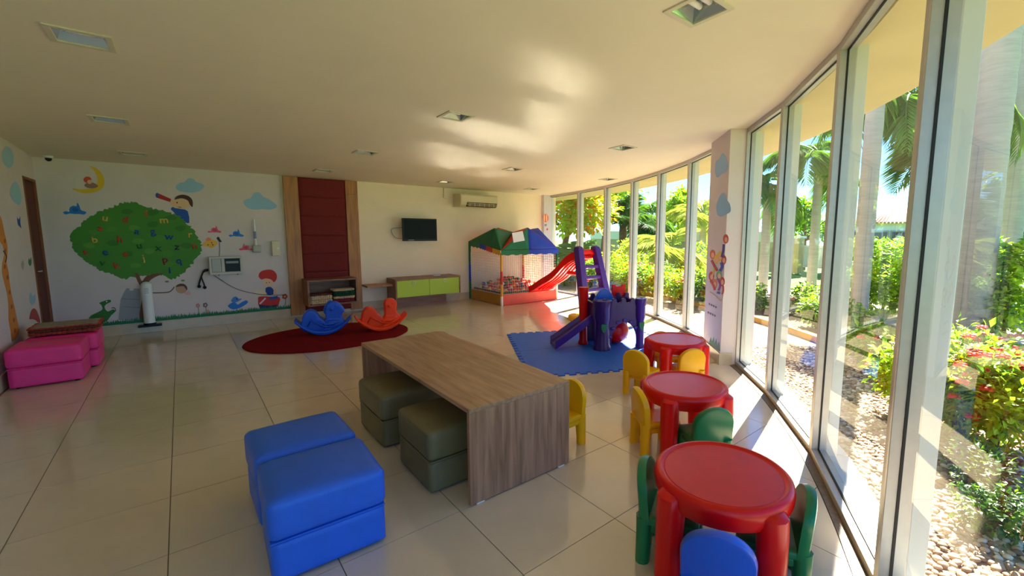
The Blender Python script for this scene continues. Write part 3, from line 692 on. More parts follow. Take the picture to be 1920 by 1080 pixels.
for k, mt in enumerate((M_ycl, M_rcl, M_bcl, M_gcl)):
    valance((xs, yy[k], 0), (xs, yy[k + 1], 0), ZE + 0.04 * k, ZE + 0.04 * (k + 1), ZV + 0.04 * k, mt)
t = MB(); t.box(BX1 + 0.005, BX1 + 0.03, BY0 + 0.0, BY0 + 0.12, 0.72, 1.1); t.build('tied_curtain', M_gcl, bp_, bevel=0.01)
def net(p, q, hole=None, name='net_panel'):   # hole: (from, to, height) left open for the slide
    p, q = Vector(p), Vector(q); Ln = (q - p).length; d = (q - p) / Ln; vs = []; fs = []; r = 0.0029
    nx = Vector((d.y, -d.x, 0)); cell = 0.052; nu, nz = int(Ln / cell), int(0.83 / cell)
    def strand(pts):
        o = len(vs)
        for k, a in enumerate(pts):
            t_ = (pts[min(k + 1, len(pts) - 1)] - pts[max(0, k - 1)]).normalized(); s1 = nx; s2 = t_.cross(nx)
            for c in range(3):
                g = 2 * math.pi * c / 3; vs.append(a + s1 * r * math.cos(g) + s2 * r * math.sin(g))
        for k in range(len(pts) - 1):
            for c in range(3): fs.append((o + k * 3 + c, o + k * 3 + (c + 1) % 3, o + (k + 1) * 3 + (c + 1) % 3, o + (k + 1) * 3 + c))
    def P_(u, z): return p + d * u + nx * (0.014 * noise.noise(Vector((u * 3, z * 3, p.x)))) + Vector((0, 0, z + 0.006 * noise.noise(Vector((u * 9, z * 9, 3)))))
    for i in range(nu + 1):
        u = i * Ln / nu; z0 = hole[2] if hole and hole[0] < u < hole[1] else 0.24
        strand([P_(u, z0 + (1.07 - z0) * k / 8) for k in range(9)])
    for k in range(nz + 1):
        z = 0.24 + 0.83 * k / nz
        for (a, b) in (((0, hole[0]), (hole[1], Ln)) if hole and z < hole[2] else ((0, Ln),)): strand([P_(a + (b - a) * i / 14, z) for i in range(15)])
    if hole: strand([P_(hole[0], 0.24), P_(hole[0], hole[2]), P_((hole[0] + hole[1]) / 2, hole[2]), P_(hole[1], hole[2]), P_(hole[1], 0.24)])
    t = MB(); t.add(vs, fs); o = t.build(name, M_net, bp_); o['kind'] = 'stuff'
net((BX0, BY0, 0), (BX1, BY0, 0), (5.56 - BX0, 6.21 - BX0, 0.44)); net((BX0, BY1, 0), (BX0, BY0, 0)); net((BX1, BY0, 0), (BX1, BY1, 0)); net((BX1, BY1, 0), (BX0, BY1, 0))
t = MB(); s0 = oy(960, 438, yf); t = MB()
def on_gable(px, py):
    d = ray(px, py); sl = (pk[0][1] - crn[0][1]) / (ZP - ZE); t_ = (crn[0][1] - 0.011 + sl * (H - ZE)) / (d.y - sl * d.z); return Vector((d.x * t_, d.y * t_, H + d.z * t_))
sp = [on_gable(960, 437), on_gable(980, 433), on_gable(984, 451), on_gable(963, 455)]
t.extrude(sp, (0, 0.003, 0)); ps = t.build('paper_notice', M_paper); tag(ps, 'white paper notice pinned to the green cloth roof of the ball pit', 'notice')
ps.location = (0, -0.0, 0)
# balls
bcol = {'red': (200, 24, 20), 'orange': (232, 92, 20), 'yellow': (240, 200, 30), 'green': (10, 120, 60), 'blue': (20, 60, 180), 'white': (232, 228, 220), 'dark red': (120, 14, 24)}
BM = {}
for k, v in bcol.items():
    t = MB(); t.sphere((0, 0, 0), 0.0385, 12, 8); o = t.build('plastic_ball', mat('ball_' + k.replace(' ', '_'), v, 0.3), smooth=True); BM[k] = o
rng = random.Random(11); used = set(); D = 0.0775
bx_, by_ = (BX0 + 0.118, BX1 - 0.118), (BY0 + 0.128, BY1 - 0.118)
def mound(x, y):
    m_ = 0.245 + 0.17 * math.exp(-(((x - 5.6) / 0.5) ** 2 + ((y - 8.45) / 0.42) ** 2)) + 0.008 * math.sin(x * 9) * math.cos(y * 8)
    return m_ - 0.09 * math.exp(-(((x - 5.88) / 0.35) ** 2 + ((y - 7.65) / 0.2) ** 2))
surf = []; row = 0; y = by_[0]
while y <= by_[1]:
    x = bx_[0] + (D / 2 if row % 2 else 0)
    while x <= bx_[1]: surf.append(Vector((x, y, mound(x, y)))); x += D
    y += D * 0.8662; row += 1
extra = []; tries = 0
while len(surf) + len(extra) < 296 and tries < 20000:     # a second tier lying in the hollows
    tries += 1; p = Vector((rng.uniform(bx_[0] + .05, bx_[1] - .05), rng.uniform(by_[0] + .18, by_[1] - .05), 0)); near_ = [q_ for q_ in surf if (q_.xy - p.xy).length < D]
    z = max(q_.z + math.sqrt(D * D - (q_.xy - p.xy).length_squared) for q_ in near_)
    if z > mound(p.x, p.y) + 0.068 or any((Vector((p.x, p.y, z)) - q_).length < D for q_ in extra): continue
    extra.append(Vector((p.x, p.y, z)))
for p in surf + extra:
    x, y, z = p
    wts = [('orange', 7 if x < 5.7 else 4), ('red', 5), ('yellow', 2.5), ('white', 3 if x > 5.8 else 0.7), ('green', 2), ('blue', 1.5), ('dark red', 4 if y > 8.4 else 1)]
    col = rng.choices([q[0] for q in wts], [q[1] for q in wts])[0]
    if col not in used: o = BM[col]; used.add(col)
    else: o = BM[col].copy(); C.objects.link(o)
    o.location = p
    zone = 'by the slide end' if (x > 5.6 and y < 8.0) else 'along the coral front wall' if y < 7.95 else 'by the ochre side wall' if x < 5.15 else 'at the window side of the pit' if x > 6.0 else 'at the back net' if y > 8.6 else 'heaped in the middle'
    tag(o, '%s plastic ball in the ball pit, %s' % (col, zone), 'ball', 'balls in the ball pit')
# the layers underneath, down to the pit floor
t = MB()
for p in surf:
    z = p.z - 0.0775
    while z > 0.067: t.sphere((p.x, p.y, z), 0.0385, 6, 4); z -= 0.0775
bl0 = t.build('ball_filling', MATS['ball_orange'], smooth=True); tag(bl0, 'deeper plastic balls filling the pit beneath the visible ones', 'balls', kind='stuff')
for k in BM:
    if k not in used: bpy.data.objects.remove(BM[k], do_unlink=True)
# ------------------------------------------------------------------ rocking animals (moulded, local x forward)
def rocker(name, loc, rz, mt, label, kind):
    rt = empty(name, loc, rz); tag(rt, label, 'rocking toy', 'rocking animals')
    t = MB()
    # rocker skirt: crescent
    n = 22; lo = []; hi = []
    for k in range(n + 1):
        x = -0.36 + 0.72 * k / n; u = x / 0.36
        lo.append((x, 0.012 + 0.21 * u * u)); hi.append((x, 0.075 + 0.19 * abs(u) ** 2.2))
    pts = lo + hi[::-1]
    t.extrude([(x, -0.125, z) for x, z in pts], (0, 0.25, 0))
    t.rbox((0.0, 0, 0.05), (0.5, 0.17, 0.16), 0.06, n=5)
    sk = fuse(t.build('rocker_base', mt, rt), 0.012, 5)
    t = MB()
    rear = [(-0.28, 0.12), (-0.265, 0.28), (-0.22, 0.365), (-0.15, 0.385), (-0.09, 0.35), (-0.045, 0.27), (0.0, 0.23), (0.03, 0.1), (-0.2, 0.08)]
    rp2 = spl([(x, -0.1, z) for x, z in rear], 4); t.extrude(rp2, (0, 0.2, 0)); fuse(t.build('seat_back', mt, rt), 0.012, 6)
    t = MB()
    if kind == 'horse':
        head = [(-0.01, 0.14), (0.03, 0.26), (0.02, 0.36), (0.055, 0.45), (0.12, 0.49), (0.19, 0.475), (0.235, 0.43), (0.27, 0.38), (0.275, 0.335), (0.25, 0.31), (0.24, 0.27), (0.265, 0.2), (0.24, 0.12)]
    else:
        head = [(0.0, 0.14), (0.05, 0.24), (0.05, 0.36), (0.045, 0.42), (0.08, 0.48), (0.14, 0.495), (0.2, 0.475), (0.225, 0.42), (0.215, 0.34), (0.22, 0.28), (0.27, 0.22), (0.24, 0.12)]
    hp = spl([(x, -0.07, z) for x, z in head], 4); t.extrude(hp, (0, 0.14, 0)); t.rbox((0.13, 0, 0.1), (0.22, 0.19, 0.13), 0.05, n=4)
    fuse(t.build('neck_and_head', mt, rt), 0.011, 6)
    for s_ in (-1, 1):
        t = MB(); t.tube([(0.11, s_ * 0.04, 0.39), (0.11, s_ * 0.13, 0.385)], [0.018, 0.02], 10); t.build('hand_grip', mt, rt, smooth=True)
        t = MB(); t.sphere((0.17, s_ * 0.064, 0.425), (0.02, 0.012, 0.022), 10, 6); t.build('eye', mt, rt, smooth=True)
        t = MB(); t.rbox((0.06, s_ * 0.125, 0.16), (0.14, 0.02, 0.03), 0.009, n=2); t.build('foot_rest', mt, rt, smooth=True)
        t = MB(); t.tube([(-0.2, s_ * 0.105, 0.16), (-0.16, s_ * 0.11, 0.24), (-0.09, s_ * 0.11, 0.2), (0.0, s_ * 0.115, 0.14), (0.12, s_ * 0.12, 0.13), (0.24, s_ * 0.12, 0.2)], 0.012, 6); t.build('moulded_ridge', mt, rt, smooth=True)
    if kind == 'horse':
        t = MB(); t.extrude(spl([(0.03, -0.02, 0.3), (0.0, -0.02, 0.36), (0.03, -0.02, 0.44), (0.08, -0.02, 0.5), (0.12, -0.02, 0.49), (0.07, -0.02, 0.4)], 3), (0, 0.04, 0)); t.build('mane', mt, rt, bevel=0.006)
    return rt
rocker('rocking_horse', (1.495, 7.15, 0.004), math.radians(-14), M_blu, 'blue plastic rocking animal on the dark red rug', 'horse')
rocker('rocking_animal', (2.225, 6.88, 0.004), math.radians(-10), M_org, 'orange plastic rocking animal at the edge of the dark red rug', 'duck')
# ------------------------------------------------------------------ wall unit: wood boards, padded red panel
wu = empty('wall_panel', (0, 0, 0)); tag(wu, 'floor to ceiling wall panel of wood boards around dark red padding', 'wall panel')
def wx(px, py=450): return oy(px, py, 8.96).x
X0, X1, X2, X3 = 1.37, 1.59, 2.35, 2.56
zt = ceil_z(YW) - 0.006
for (a, b, sp_) in ((X0, X1, 2.45), (X2, X3, 2.2)):
    t = MB(); t.box(a, b, 8.94, YW - 0.024, 0.03, min(sp_, zt)); t.build('wood_board', M_woodp, wu, bevel=0.003)
    if sp_ < zt - 0.05:
        t = MB(); t.box(a, b, 8.94, YW - 0.024, sp_ + 0.003, zt); t.build('wood_board', M_woodp, wu, bevel=0.003)
zs = [0.06, 0.44, 0.78, 1.11, 1.44, 1.78, 2.12, zt]
for a, b in zip(zs[:-1], zs[1:]):
    t = MB(); t.rbox(((X1 + X2) / 2, 8.966, a + 0.002), (X2 - X1 - 0.004, 0.022, b - a - 0.003), 0.004, n=5); t.build('padded_panel', M_pad, wu, smooth=True)
t = MB(); t.box(X1, X2, 8.967, 8.977, 0.055, zt); t.build('panel_backing', M_pad, wu)
# open box shelf
bs = empty('box_shelf', (0, 0, 0)); tag(bs, 'open wooden box shelf holding folded crocheted rugs on the red padded panel', 'shelf')
bx0, bx1, bz0, bz1, by0, by1 = 1.56, 2.36, 0.225, 0.68, 8.5, 8.938; q = 0.028
for nm, a in (('shelf_top', (bx0, bx1, by0, by1, bz1 - q, bz1)), ('shelf_bottom', (bx0, bx1, by0, by1, bz0, bz0 + q)), ('shelf_side', (bx0, bx0 + q, by0, by1, bz0 + q, bz1 - q)), ('shelf_side', (bx1 - q, bx1, by0, by1, bz0 + q, bz1 - q)), ('shelf_back', (bx0 + q, bx1 - q, by1 - 0.01, by1, bz0 + q, bz1 - q))):
    t = MB(); t.box(*a); t.build(nm, M_woodd, bs, bevel=0.002)
def folded_rug(cx0, cy0, z0, sx, sy, h, mt, label, seed, group='folded crocheted rugs', mt2=None):
    """folded crochet: rounded slab with a scalloped braid of loops round its edge"""
    rt = empty('crocheted_rug', (cx0, cy0, z0)); tag(rt, label, 'folded rug', group)
    t = MB(); t.rbox((0, 0, 0), (sx - 0.03, sy - 0.03, h), min(0.014, h / 2.2), 0.003, n=6); t.build('folded_cloth', mt, rt, smooth=True)
    rng = random.Random(seed); per = [(x, -sy / 2 + 0.012) for x in [(-sx / 2 + 0.03) + (sx - 0.06) * k / max(2, int(sx / 0.04)) for k in range(int(sx / 0.04) + 1)]]
    per += [(-sx / 2 + 0.012, y) for y in [(-sy / 2 + 0.03) + (sy - 0.06) * k / max(2, int(sy / 0.05)) for k in range(int(sy / 0.05) + 1)]]
    per += [(sx / 2 - 0.012, y) for y in [(-sy / 2 + 0.03) + (sy - 0.06) * k / max(2, int(sy / 0.05)) for k in range(int(sy / 0.05) + 1)]]
    t = MB()
    for (x, y) in per:
        for zz in (h * 0.28, h * 0.74): t.sphere((x, y, zz + rng.uniform(-.003, .003)), (0.021, 0.015, h * 0.27), 8, 5)
    o = t.build('crochet_edge', mt2 or mt, rt, smooth=True); o['kind'] = 'stuff'
    return rt
K_cream = mat('crochet_cream', (206, 180, 140), 0.9, var=0.15, scale=40); K_brown = mat('crochet_brown', (110, 50, 34), 0.9, var=0.15, scale=40); K_green = mat('crochet_green', (14, 66, 42), 0.9, var=0.15, scale=40)
K_wine = mat('crochet_wine', (120, 22, 48), 0.9, var=0.15, scale=40); K_rust = mat('crochet_rust', (170, 62, 44), 0.9, var=0.3, scale=30); K_grey = mat('crochet_grey', (150, 140, 120), 0.9, var=0.15, scale=30)
zb_ = bz0 + q
folded_rug(1.772, 8.66, zb_, 0.34, 0.28, 0.075, K_cream, 'cream crocheted rug at the bottom of the low stack in the box shelf', 1)
folded_rug(1.772, 8.66, zb_ + 0.077, 0.33, 0.27, 0.07, K_cream, 'cream crocheted rug under a brown one in the box shelf', 2)
folded_rug(1.772, 8.67, zb_ + 0.149, 0.34, 0.28, 0.03, K_brown, 'thin brown crocheted rug topping the cream ones in the box shelf', 3)
folded_rug(2.14, 8.66, zb_, 0.33, 0.28, 0.065, K_wine, 'wine red crocheted rug at the bottom of the tall stack in the box shelf', 4)
folded_rug(2.14, 8.655, zb_ + 0.067, 0.34, 0.28, 0.04, K_cream, 'cream crocheted rug between wine red and green ones in the box shelf', 5)
folded_rug(2.15, 8.66, zb_ + 0.109, 0.345, 0.28, 0.09, K_green, 'dark green crocheted rug under a cream one in the box shelf', 6)
folded_rug(2.14, 8.66, zb_ + 0.201, 0.34, 0.27, 0.04, K_cream, 'cream crocheted rug on top of the dark green one in the box shelf', 7)
# folded blankets on the pink ottoman
zt_ = 0.405
folded_rug(-1.02, 7.29, zt_, 0.5, 0.44, 0.028, K_rust, 'rust red crocheted rug lying directly on the pink ottoman', 8, 'rugs on the pink ottoman')
folded_rug(-1.02, 7.3, zt_ + 0.03, 0.5, 0.44, 0.028, K_rust, 'rust red crocheted rug in the middle of the pile on the pink ottoman', 9, 'rugs on the pink ottoman', K_brown)
folded_rug(-1.02, 7.32, zt_ + 0.06, 0.52, 0.45, 0.02, K_grey, 'grey green woven rug topping the pile on the pink ottoman', 10, 'rugs on the pink ottoman', K_rust)
# bracket board between panel and cabinet
t = MB(); t.box(2.562, 3.03, 8.62, YW - 0.001, 0.465, 0.5); tag(t.build('wall_board', M_woodp, bevel=0.002), 'narrow wooden board joining the padded panel to the green cabinet', 'shelf')
# low cabinet
cb_ = empty('low_cabinet', (0, 0, 0)); tag(cb_, 'low wooden cabinet with two lime green drop doors under the television', 'cabinet')
kx0, kx1, ky0, ky1, kz0, kz1 = 3.04, 4.41, 8.5, 8.976, 0.235, 0.602
t = MB(); t.box(kx0 - 0.003, kx1, ky0 - 0.004, ky1, kz1 - 0.03, kz1); t.build('cabinet_top', M_woodd, cb_, bevel=0.002)
t = MB(); t.box(kx0, kx0 + 0.028, ky0, ky1, 0.0, kz1 - 0.0305); t.build('side_panel', M_woodd, cb_, bevel=0.002)
t = MB(); t.box(kx1 - 0.028, kx1, ky0, ky1, kz0, kz1 - 0.0305); t.build('side_panel', M_woodd, cb_, bevel=0.002)
t = MB(); t.box(kx0 + 0.029, kx1 - 0.029, ky0 + 0.024, ky1, kz0, kz1 - 0.031); t.build('carcass', M_woodd, cb_)
t = MB(); t.box(kx0 + 0.029, kx1 - 0.2, 8.78, ky1, 0.0, kz0 - 0.001); t.build('plinth', M_woodd, cb_)
km = (kx0 + kx1) / 2
for a, b in ((kx0 + 0.031, km - 0.003), (km + 0.003, kx1 - 0.031)):
    t = MB(); t.box(a, b, ky0 + 0.002, ky0 + 0.022, kz0 + 0.004, kz1 - 0.034); d_ = t.build('drop_door', M_lime, cb_, bevel=0.002)
    t = MB(); n = 20
    ring = []; c0 = ((a + b) / 2, ky0 - 0.004, kz1 - 0.085)
    t.tube([(c0[0] + 0.03 * math.cos(2 * math.pi * k / n), c0[1], c0[2] + 0.03 * math.sin(2 * math.pi * k / n)) for k in range(n + 1)], 0.009, 8, cap=False)
    t.tube([(c0[0] - 0.03, c0[1], c0[2]), (c0[0] + 0.03, c0[1], c0[2])], 0.006, 6)
    t.build('ring_handle', mat('handle_pale', (220, 222, 170), 0.35), d_, smooth=True)
t = MB(); t.rbox((3.98, 8.72, kz1), (0.16, 0.06, 0.018), 0.006, n=2); tag(t.build('remote_control', M_white, smooth=True), 'small pale remote control lying on the low green cabinet', 'remote')
# television
tv = empty('television', (0, 0, 0)); tag(tv, 'black flat screen television mounted on the cream wall above the green cabinet', 'television')
t = MB(); t.box(3.315, 4.035, 8.76, 8.8, 1.33, 1.785); t.build('bezel', M_black, tv, bevel=0.006)
t = MB(); t.box(3.34, 4.01, 8.757, 8.7595, 1.37, 1.762); t.build('screen', M_screen, tv)
t = MB(); t.box(3.5, 3.85, 8.80, 8.84, 1.42, 1.7); t.build('rear_housing', M_black, tv, bevel=0.01)
t = MB(); t.box(3.6, 3.75, 8.84, YW - 0.001, 1.5, 1.62); t.build('wall_bracket', M_grey, tv)
t = MB(); t.tube(spl([(3.33, 8.85, 1.38), (3.22, 8.9, 1.4), (3.17, 8.95, 1.5), (3.2, 8.97, 1.58), (3.4, 8.97, 1.6)], 5, False), 0.006, 6); t.build('cable', M_grey, tv, smooth=True)
t = MB(); t.rbox((3.48, 8.755, 1.345), (0.12, 0.006, 0.012), 0.002, n=1); t.build('logo_plate', M_grey, tv)
# split air conditioner
ac = empty('air_conditioner', (0, 0, 0)); tag(ac, 'beige split air conditioner high on the back wall above the ball pit', 'air conditioner')
t = MB(); pr = [(8.999, 2.065), (8.72, 2.065), (8.66, 2.10), (8.635, 2.16), (8.635, 2.28), (8.66, 2.335), (8.999, 2.345)]
t.extrude([(4.53, y, z) for y, z in pr], (0.92, 0, 0)); t.build('casing', M_beige, ac, bevel=0.008)
t = MB(); t.hexa([(4.68, 8.652, 2.075), (5.42, 8.652, 2.075), (5.42, 8.70, 2.066), (4.68, 8.70, 2.066)], [(4.68, 8.626, 2.155), (5.42, 8.626, 2.155), (5.42, 8.64, 2.16), (4.68, 8.64, 2.16)]); t.build('air_outlet', M_dark, ac)
for k in range(3):
    z = 2.085 + 0.024 * k; t = MB(); t.box(4.69, 5.41, 8.622 + 0.007 * (2 - k), 8.642, z, z + 0.008); t.build('louvre', M_beige, ac)
for k in range(6):
    x = 4.74 + 0.12 * k; t = MB(); t.box(x, x + 0.006, 8.628, 8.645, 2.075, 2.15); t.build('vane', M_beige, ac)
t = MB(); t.box(4.55, 5.43, 8.63, 8.634, 2.185, 2.30); t.build('front_panel', M_beige, ac)
# thin conduit by the ceiling
a_ = oy(832, 349, 8.985); b_ = oy(832, 371, 8.985)
t = MB(); t.tube([a_ + Vector((0, 0, 0.03)), b_, b_ + Vector((0.06, 0, -0.005))], 0.008, 6); tag(t.build('cable_conduit', M_beige, smooth=True), 'thin cable dropping from the ceiling left of the air conditioner', 'cable')
# ceiling camera in the corner
p = on_ceil(92, 296); cc = empty('security_camera', (p.x + 0.02, min(p.y, 8.8), ceil_z(min(p.y, 8.8)))); tag(cc, 'small white dome security camera at the ceiling above the wooden door', 'camera')
t = MB(); t.lathe([(0.045, 0), (0.045, -0.02), (0.035, -0.03)], 16); t.build('mount', M_white, cc, smooth='auto')
t = MB(); t.sphere((0, 0, -0.04), 0.032, 14, 8); t.build('lens_dome', M_black, cc, smooth=True)
# ================================================================== WALL DECALS (flat vinyl cut-outs on the wall)
def wallp(px, py, k=0): return oy(px, py, YW - 0.0042 - 0.0012 * k)
def leftp(px, py, k=0): return ox(px, py, XL + 0.0005 + 0.0012 * k)
def pillp(px, py, k=0):
    d = ray(px, py); base = pn + pnorm * (0.0006 + 0.0012 * k); t_ = (base.x * pnorm.x + base.y * pnorm.y) / (d.x * pnorm.x + d.y * pnorm.y)
    return Vector((d.x * t_, d.y * t_, H + d.z * t_))
def pilp(px, py, k=0): return oy(px, py, YW - 0.1005 - 0.0012 * k)
NRM = {wallp: Vector((0, -1, 0)), leftp: Vector((1, 0, 0)), pillp: pnorm, pilp: Vector((0, -1, 0))}
DM = {}
def dmat(col):
    k = 'vinyl_%d_%d_%d' % col
    return mat(k, col, 0.6)
def shape(plane, pts, col, parent, name, k=0, smooth=3):
    P_ = [plane(x, y, k) for x, y in pts]
    if smooth: P_ = spl(P_, smooth)
    t = MB(); t.extrude(P_, NRM[plane] * 0.001); return t.build(name, dmat(col), parent)
def disc(plane, x, y, rx, ry, col, parent, name, k=0, n=14, rot=0.0):
    c, s_ = math.cos(rot), math.sin(rot)
    return shape(plane, [(x + rx * math.cos(2 * math.pi * j / n) * c - ry * math.sin(2 * math.pi * j / n) * s_, y + rx * math.cos(2 * math.pi * j / n) * s_ + ry * math.sin(2 * math.pi * j / n) * c) for j in range(n)], col, parent, name, k, 0)
def stroke(plane, pts, wd, col, parent, name, k=0):
    p2 = spl([Vector((x, y, 0)) for x, y in pts], 4, False) if len(pts) > 2 else [Vector((x, y, 0)) for x, y in pts]
    L_, R_ = [], []
    for i, p in enumerate(p2):
        d = (p2[min(i + 1, len(p2) - 1)] - p2[max(i - 1, 0)]).normalized(); n_ = Vector((-d.y, d.x, 0)); w2 = wd if not isinstance(wd, tuple) else wd[0] + (wd[1] - wd[0]) * i / (len(p2) - 1)
        L_.append(p + n_ * w2 / 2); R_.append(p - n_ * w2 / 2)
    return shape(plane, [(p.x, p.y) for p in L_ + R_[::-1]], col, parent, name, k, 0)
def decal(name, label, plane, px, py, cat='wall decal'):
    rt = empty(name, (0, 0, 0)); tag(rt, label, cat); return rt
rng = random.Random(5)
BROWN, GREEN, SKYB, BLUE = (112, 70, 36), (62, 132, 26), (150, 186, 214), (26, 118, 202)
# alphabet tree
tr = decal('tree_decal', 'big green tree mural decal covered with coloured letters', wallp, 0, 0)
key = [(133, 440), (150, 424), (163, 410), (180, 400), (205, 390), (225, 383), (243, 380), (265, 384), (288, 391), (312, 397), (334, 405), (350, 418), (362, 432), (372, 448), (378, 462), (373, 478), (362, 492), (352, 503), (338, 516), (322, 523), (305, 516), (285, 514), (268, 518), (250, 519), (233, 522), (212, 514), (192, 508), (172, 497), (155, 484), (141, 470), (135, 455)]
cr = spl([Vector((x, y, 0)) for x, y in key], 6); cen_ = Vector((256, 452, 0)); cr2 = []
for p in cr:
    d = (p - cen_).normalized(); cr2.append(p + d * rng.uniform(-2.2, 3.0))
shape(wallp, [(p.x, p.y) for p in cr2], GREEN, tr, 'crown', 0.6, 0)
patches = []
for k in range(60):
    a = rng.uniform(0, 6.28); r_ = math.sqrt(rng.random()); x, y = 256 + 104 * r_ * math.cos(a), 450 + 55 * r_ * math.sin(a)
    if any(abs(x - a_) < 28 and abs(y - b_) < 16 for a_, b_ in patches): continue
    patches.append((x, y))
    pts = [(x + rng.uniform(8, 11) * math.cos(j * 0.785) * 1.2, y + rng.uniform(4, 7) * math.sin(j * 0.785)) for j in range(8)]
    shape(wallp, pts, rng.choice([(48, 112, 18), (78, 146, 38), (70, 138, 32)]), tr, 'leaf_patch', 1, 0)
shape(wallp, [(253, 512), (260, 514), (266, 527), (274, 518), (290, 513), (306, 513), (290, 520), (278, 530), (276, 545), (277, 590), (288, 600), (262, 600), (266, 560), (265, 540), (258, 528)], BROWN, tr, 'trunk', 2, 3)
def letter(ch, px, py, col, size=17):
    cu = bpy.data.curves.new('letter', 'FONT'); cu.body = ch; cu.size = 1; cu.align_x = 'CENTER'; cu.align_y = 'CENTER'; cu.extrude = 0.0; cu.offset = 0.02
    o = bpy.data.objects.new('letter_tmp', cu); C.objects.link(o); dg = bpy.context.evaluated_depsgraph_get(); dg.update()
    me = bpy.data.meshes.new_from_object(o.evaluated_get(dg)); bpy.data.objects.remove(o, do_unlink=True)
    p = wallp(px, py, 3); q_ = wallp(px, py - size, 3); s_ = (q_ - p).length; rot = rng.uniform(-0.2, 0.2)
    for v in me.vertices:
        x, y = v.co.x * s_, v.co.y * s_; x, y = x * math.cos(rot) - y * math.sin(rot), x * math.sin(rot) + y * math.cos(rot); v.co = (p.x + x, p.y, p.z + y)
    me.materials.clear(); me.materials.append(dmat(col)); lo_ = bpy.data.objects.new('letter', me); C.objects.link(lo_); lo_.parent = tr
    sm = lo_.modifiers.new('thick', 'SOLIDIFY'); sm.thickness = 0.001
YL, RD, BL, DG, BK, OR = (214, 176, 70), (196, 52, 30), (14, 66, 140), (14, 92, 40), (20, 40, 40), (190, 90, 30)
for ch, x, y, c_ in [('u', 197, 409, YL), ('d', 235, 412, RD), ('f', 274, 402, OR), ('m', 307, 413, YL), ('a', 188, 428, RD), ('a', 257, 434, BL), ('g', 286, 434, BL), ('w', 317, 444, BL), ('b', 177, 450, YL), ('h', 224, 449, RD), ('r', 356, 440, YL), ('z', 332, 463, BK), ('u', 261, 461, DG), ('x', 297, 465, DG), ('n', 365, 461, RD), ('t', 159, 473, RD), ('e', 197, 473, BL), ('s', 235, 476, RD), ('j', 269, 484, YL), ('p', 309, 487, (130, 20, 30)), ('q', 335, 489, BL), ('k', 218, 498, RD), ('v', 192, 493, DG), ('i', 318, 507, BL)]:
    letter(ch, x, y, c_)
# moon with sleeper
mo = decal('moon_decal', 'yellow crescent moon decal with a small sleeping figure', wallp, 0, 0)
shape(wallp, [(166, 311), (178, 314), (190, 324), (196, 338), (194, 350), (184, 358), (170, 362), (155, 362), (140, 357), (136, 353), (150, 355), (166, 354), (178, 348), (183, 338), (180, 326), (174, 317)], (222, 182, 36), mo, 'crescent', 0, 3)
shape(wallp, [(158, 347), (166, 342), (176, 343), (184, 349), (176, 353), (164, 352)], (150, 110, 96), mo, 'sleeper_body', 1, 3)
disc(wallp, 164, 337, 7.5, 6, (214, 74, 40), mo, 'sleeper_hair', 2); disc(wallp, 168, 341, 4.5, 4, (228, 176, 140), mo, 'sleeper_face', 3)
# birds
def bird(x, y, s_, col, label, flip=1, face=False):
    b = decal('bird_decal', label, wallp, x, y); f_ = lambda pts: [(x + flip * a * s_, y + c_ * s_) for a, c_ in pts]
    shape(wallp, f_([(-24, 6), (-18, 3), (-12, 4), (-10, -4), (-3, -8), (4, -7), (5, -15), (10, -7), (12, 0), (18, 3), (24, 5), (20, 10), (10, 9), (0, 9), (-10, 8), (-18, 10)]), col, b, 'body', 0, 2)
    shape(wallp, f_([(-6, -1), (2, -4), (8, 2), (0, 5)]), tuple(int(c_ * 0.8) for c_ in col), b, 'wing', 1, 2)
    disc(wallp, x - flip * 12 * s_, y + 3 * s_, 1.3 * s_, 1.3 * s_, (250, 250, 250), b, 'eye', 2, 8)
    return b
bird(140, 393, 0.92, BLUE, 'blue bird decal flying left of the green tree')
bird(443, 438, 0.6, BLUE, 'small blue bird decal flying among pink birds', 1)
bird(402, 431, 0.55, (226, 84, 120), 'pink bird decal flying right of the tree crown', 1)
bird(461, 464, 0.55, (228, 92, 116), 'pink bird decal flying beneath the small blue bird', -1)
yb = decal('fish_decal', 'yellow spotted creature decal right of the tree crown', wallp, 0, 0)
shape(wallp, [(379, 458), (386, 452), (392, 449), (402, 451), (408, 454), (404, 461), (396, 465), (388, 462), (382, 461)], (236, 180, 60), yb, 'body', 0, 3)
shape(wallp, [(385, 450), (390, 445), (396, 448), (392, 452)], (228, 140, 90), yb, 'ear', 1, 2)
for x, y in ((390, 459), (397, 455), (399, 459)): disc(wallp, x, y, 1.2, 1.2, (50, 40, 20), yb, 'spot', 2, 8)
shape(wallp, [(406, 446), (410, 444), (413, 449), (416, 453), (412, 454), (408, 450)], (40, 30, 40), yb, 'tail', 1, 2)
# clouds
def cloud(plane, pts, label, col=SKYB):
    c_ = decal('cloud_decal', label, plane, 0, 0); shape(plane, pts, col, c_, 'cloud_shape', 0, 4); xs = [p[0] for p in pts]; ys = [p[1] for p in pts]; return c_
cloud(wallp, [(329, 350), (337, 343), (346, 341), (352, 335), (362, 335), (368, 341), (378, 344), (383, 350), (374, 358), (360, 361), (345, 360), (334, 357)], 'light blue cloud decal above the boy with the telescope')
cloud(wallp, [(456, 378), (463, 373), (470, 371), (476, 362), (486, 361), (494, 369), (504, 373), (515, 381), (519, 388), (508, 393), (492, 392), (476, 393), (463, 389)], 'light blue cloud decal beside the wood board')
cloud(leftp, [(5, 283), (11, 275), (19, 278), (25, 292), (24, 308), (17, 315), (8, 308), (4, 296)], 'light blue cloud decal high on the left wall', (160, 196, 212))
cloud(leftp, [(20, 352), (28, 340), (36, 350), (40, 372), (36, 384), (26, 378), (19, 366)], 'light blue cloud decal lower on the left wall beside the door', (160, 200, 214))
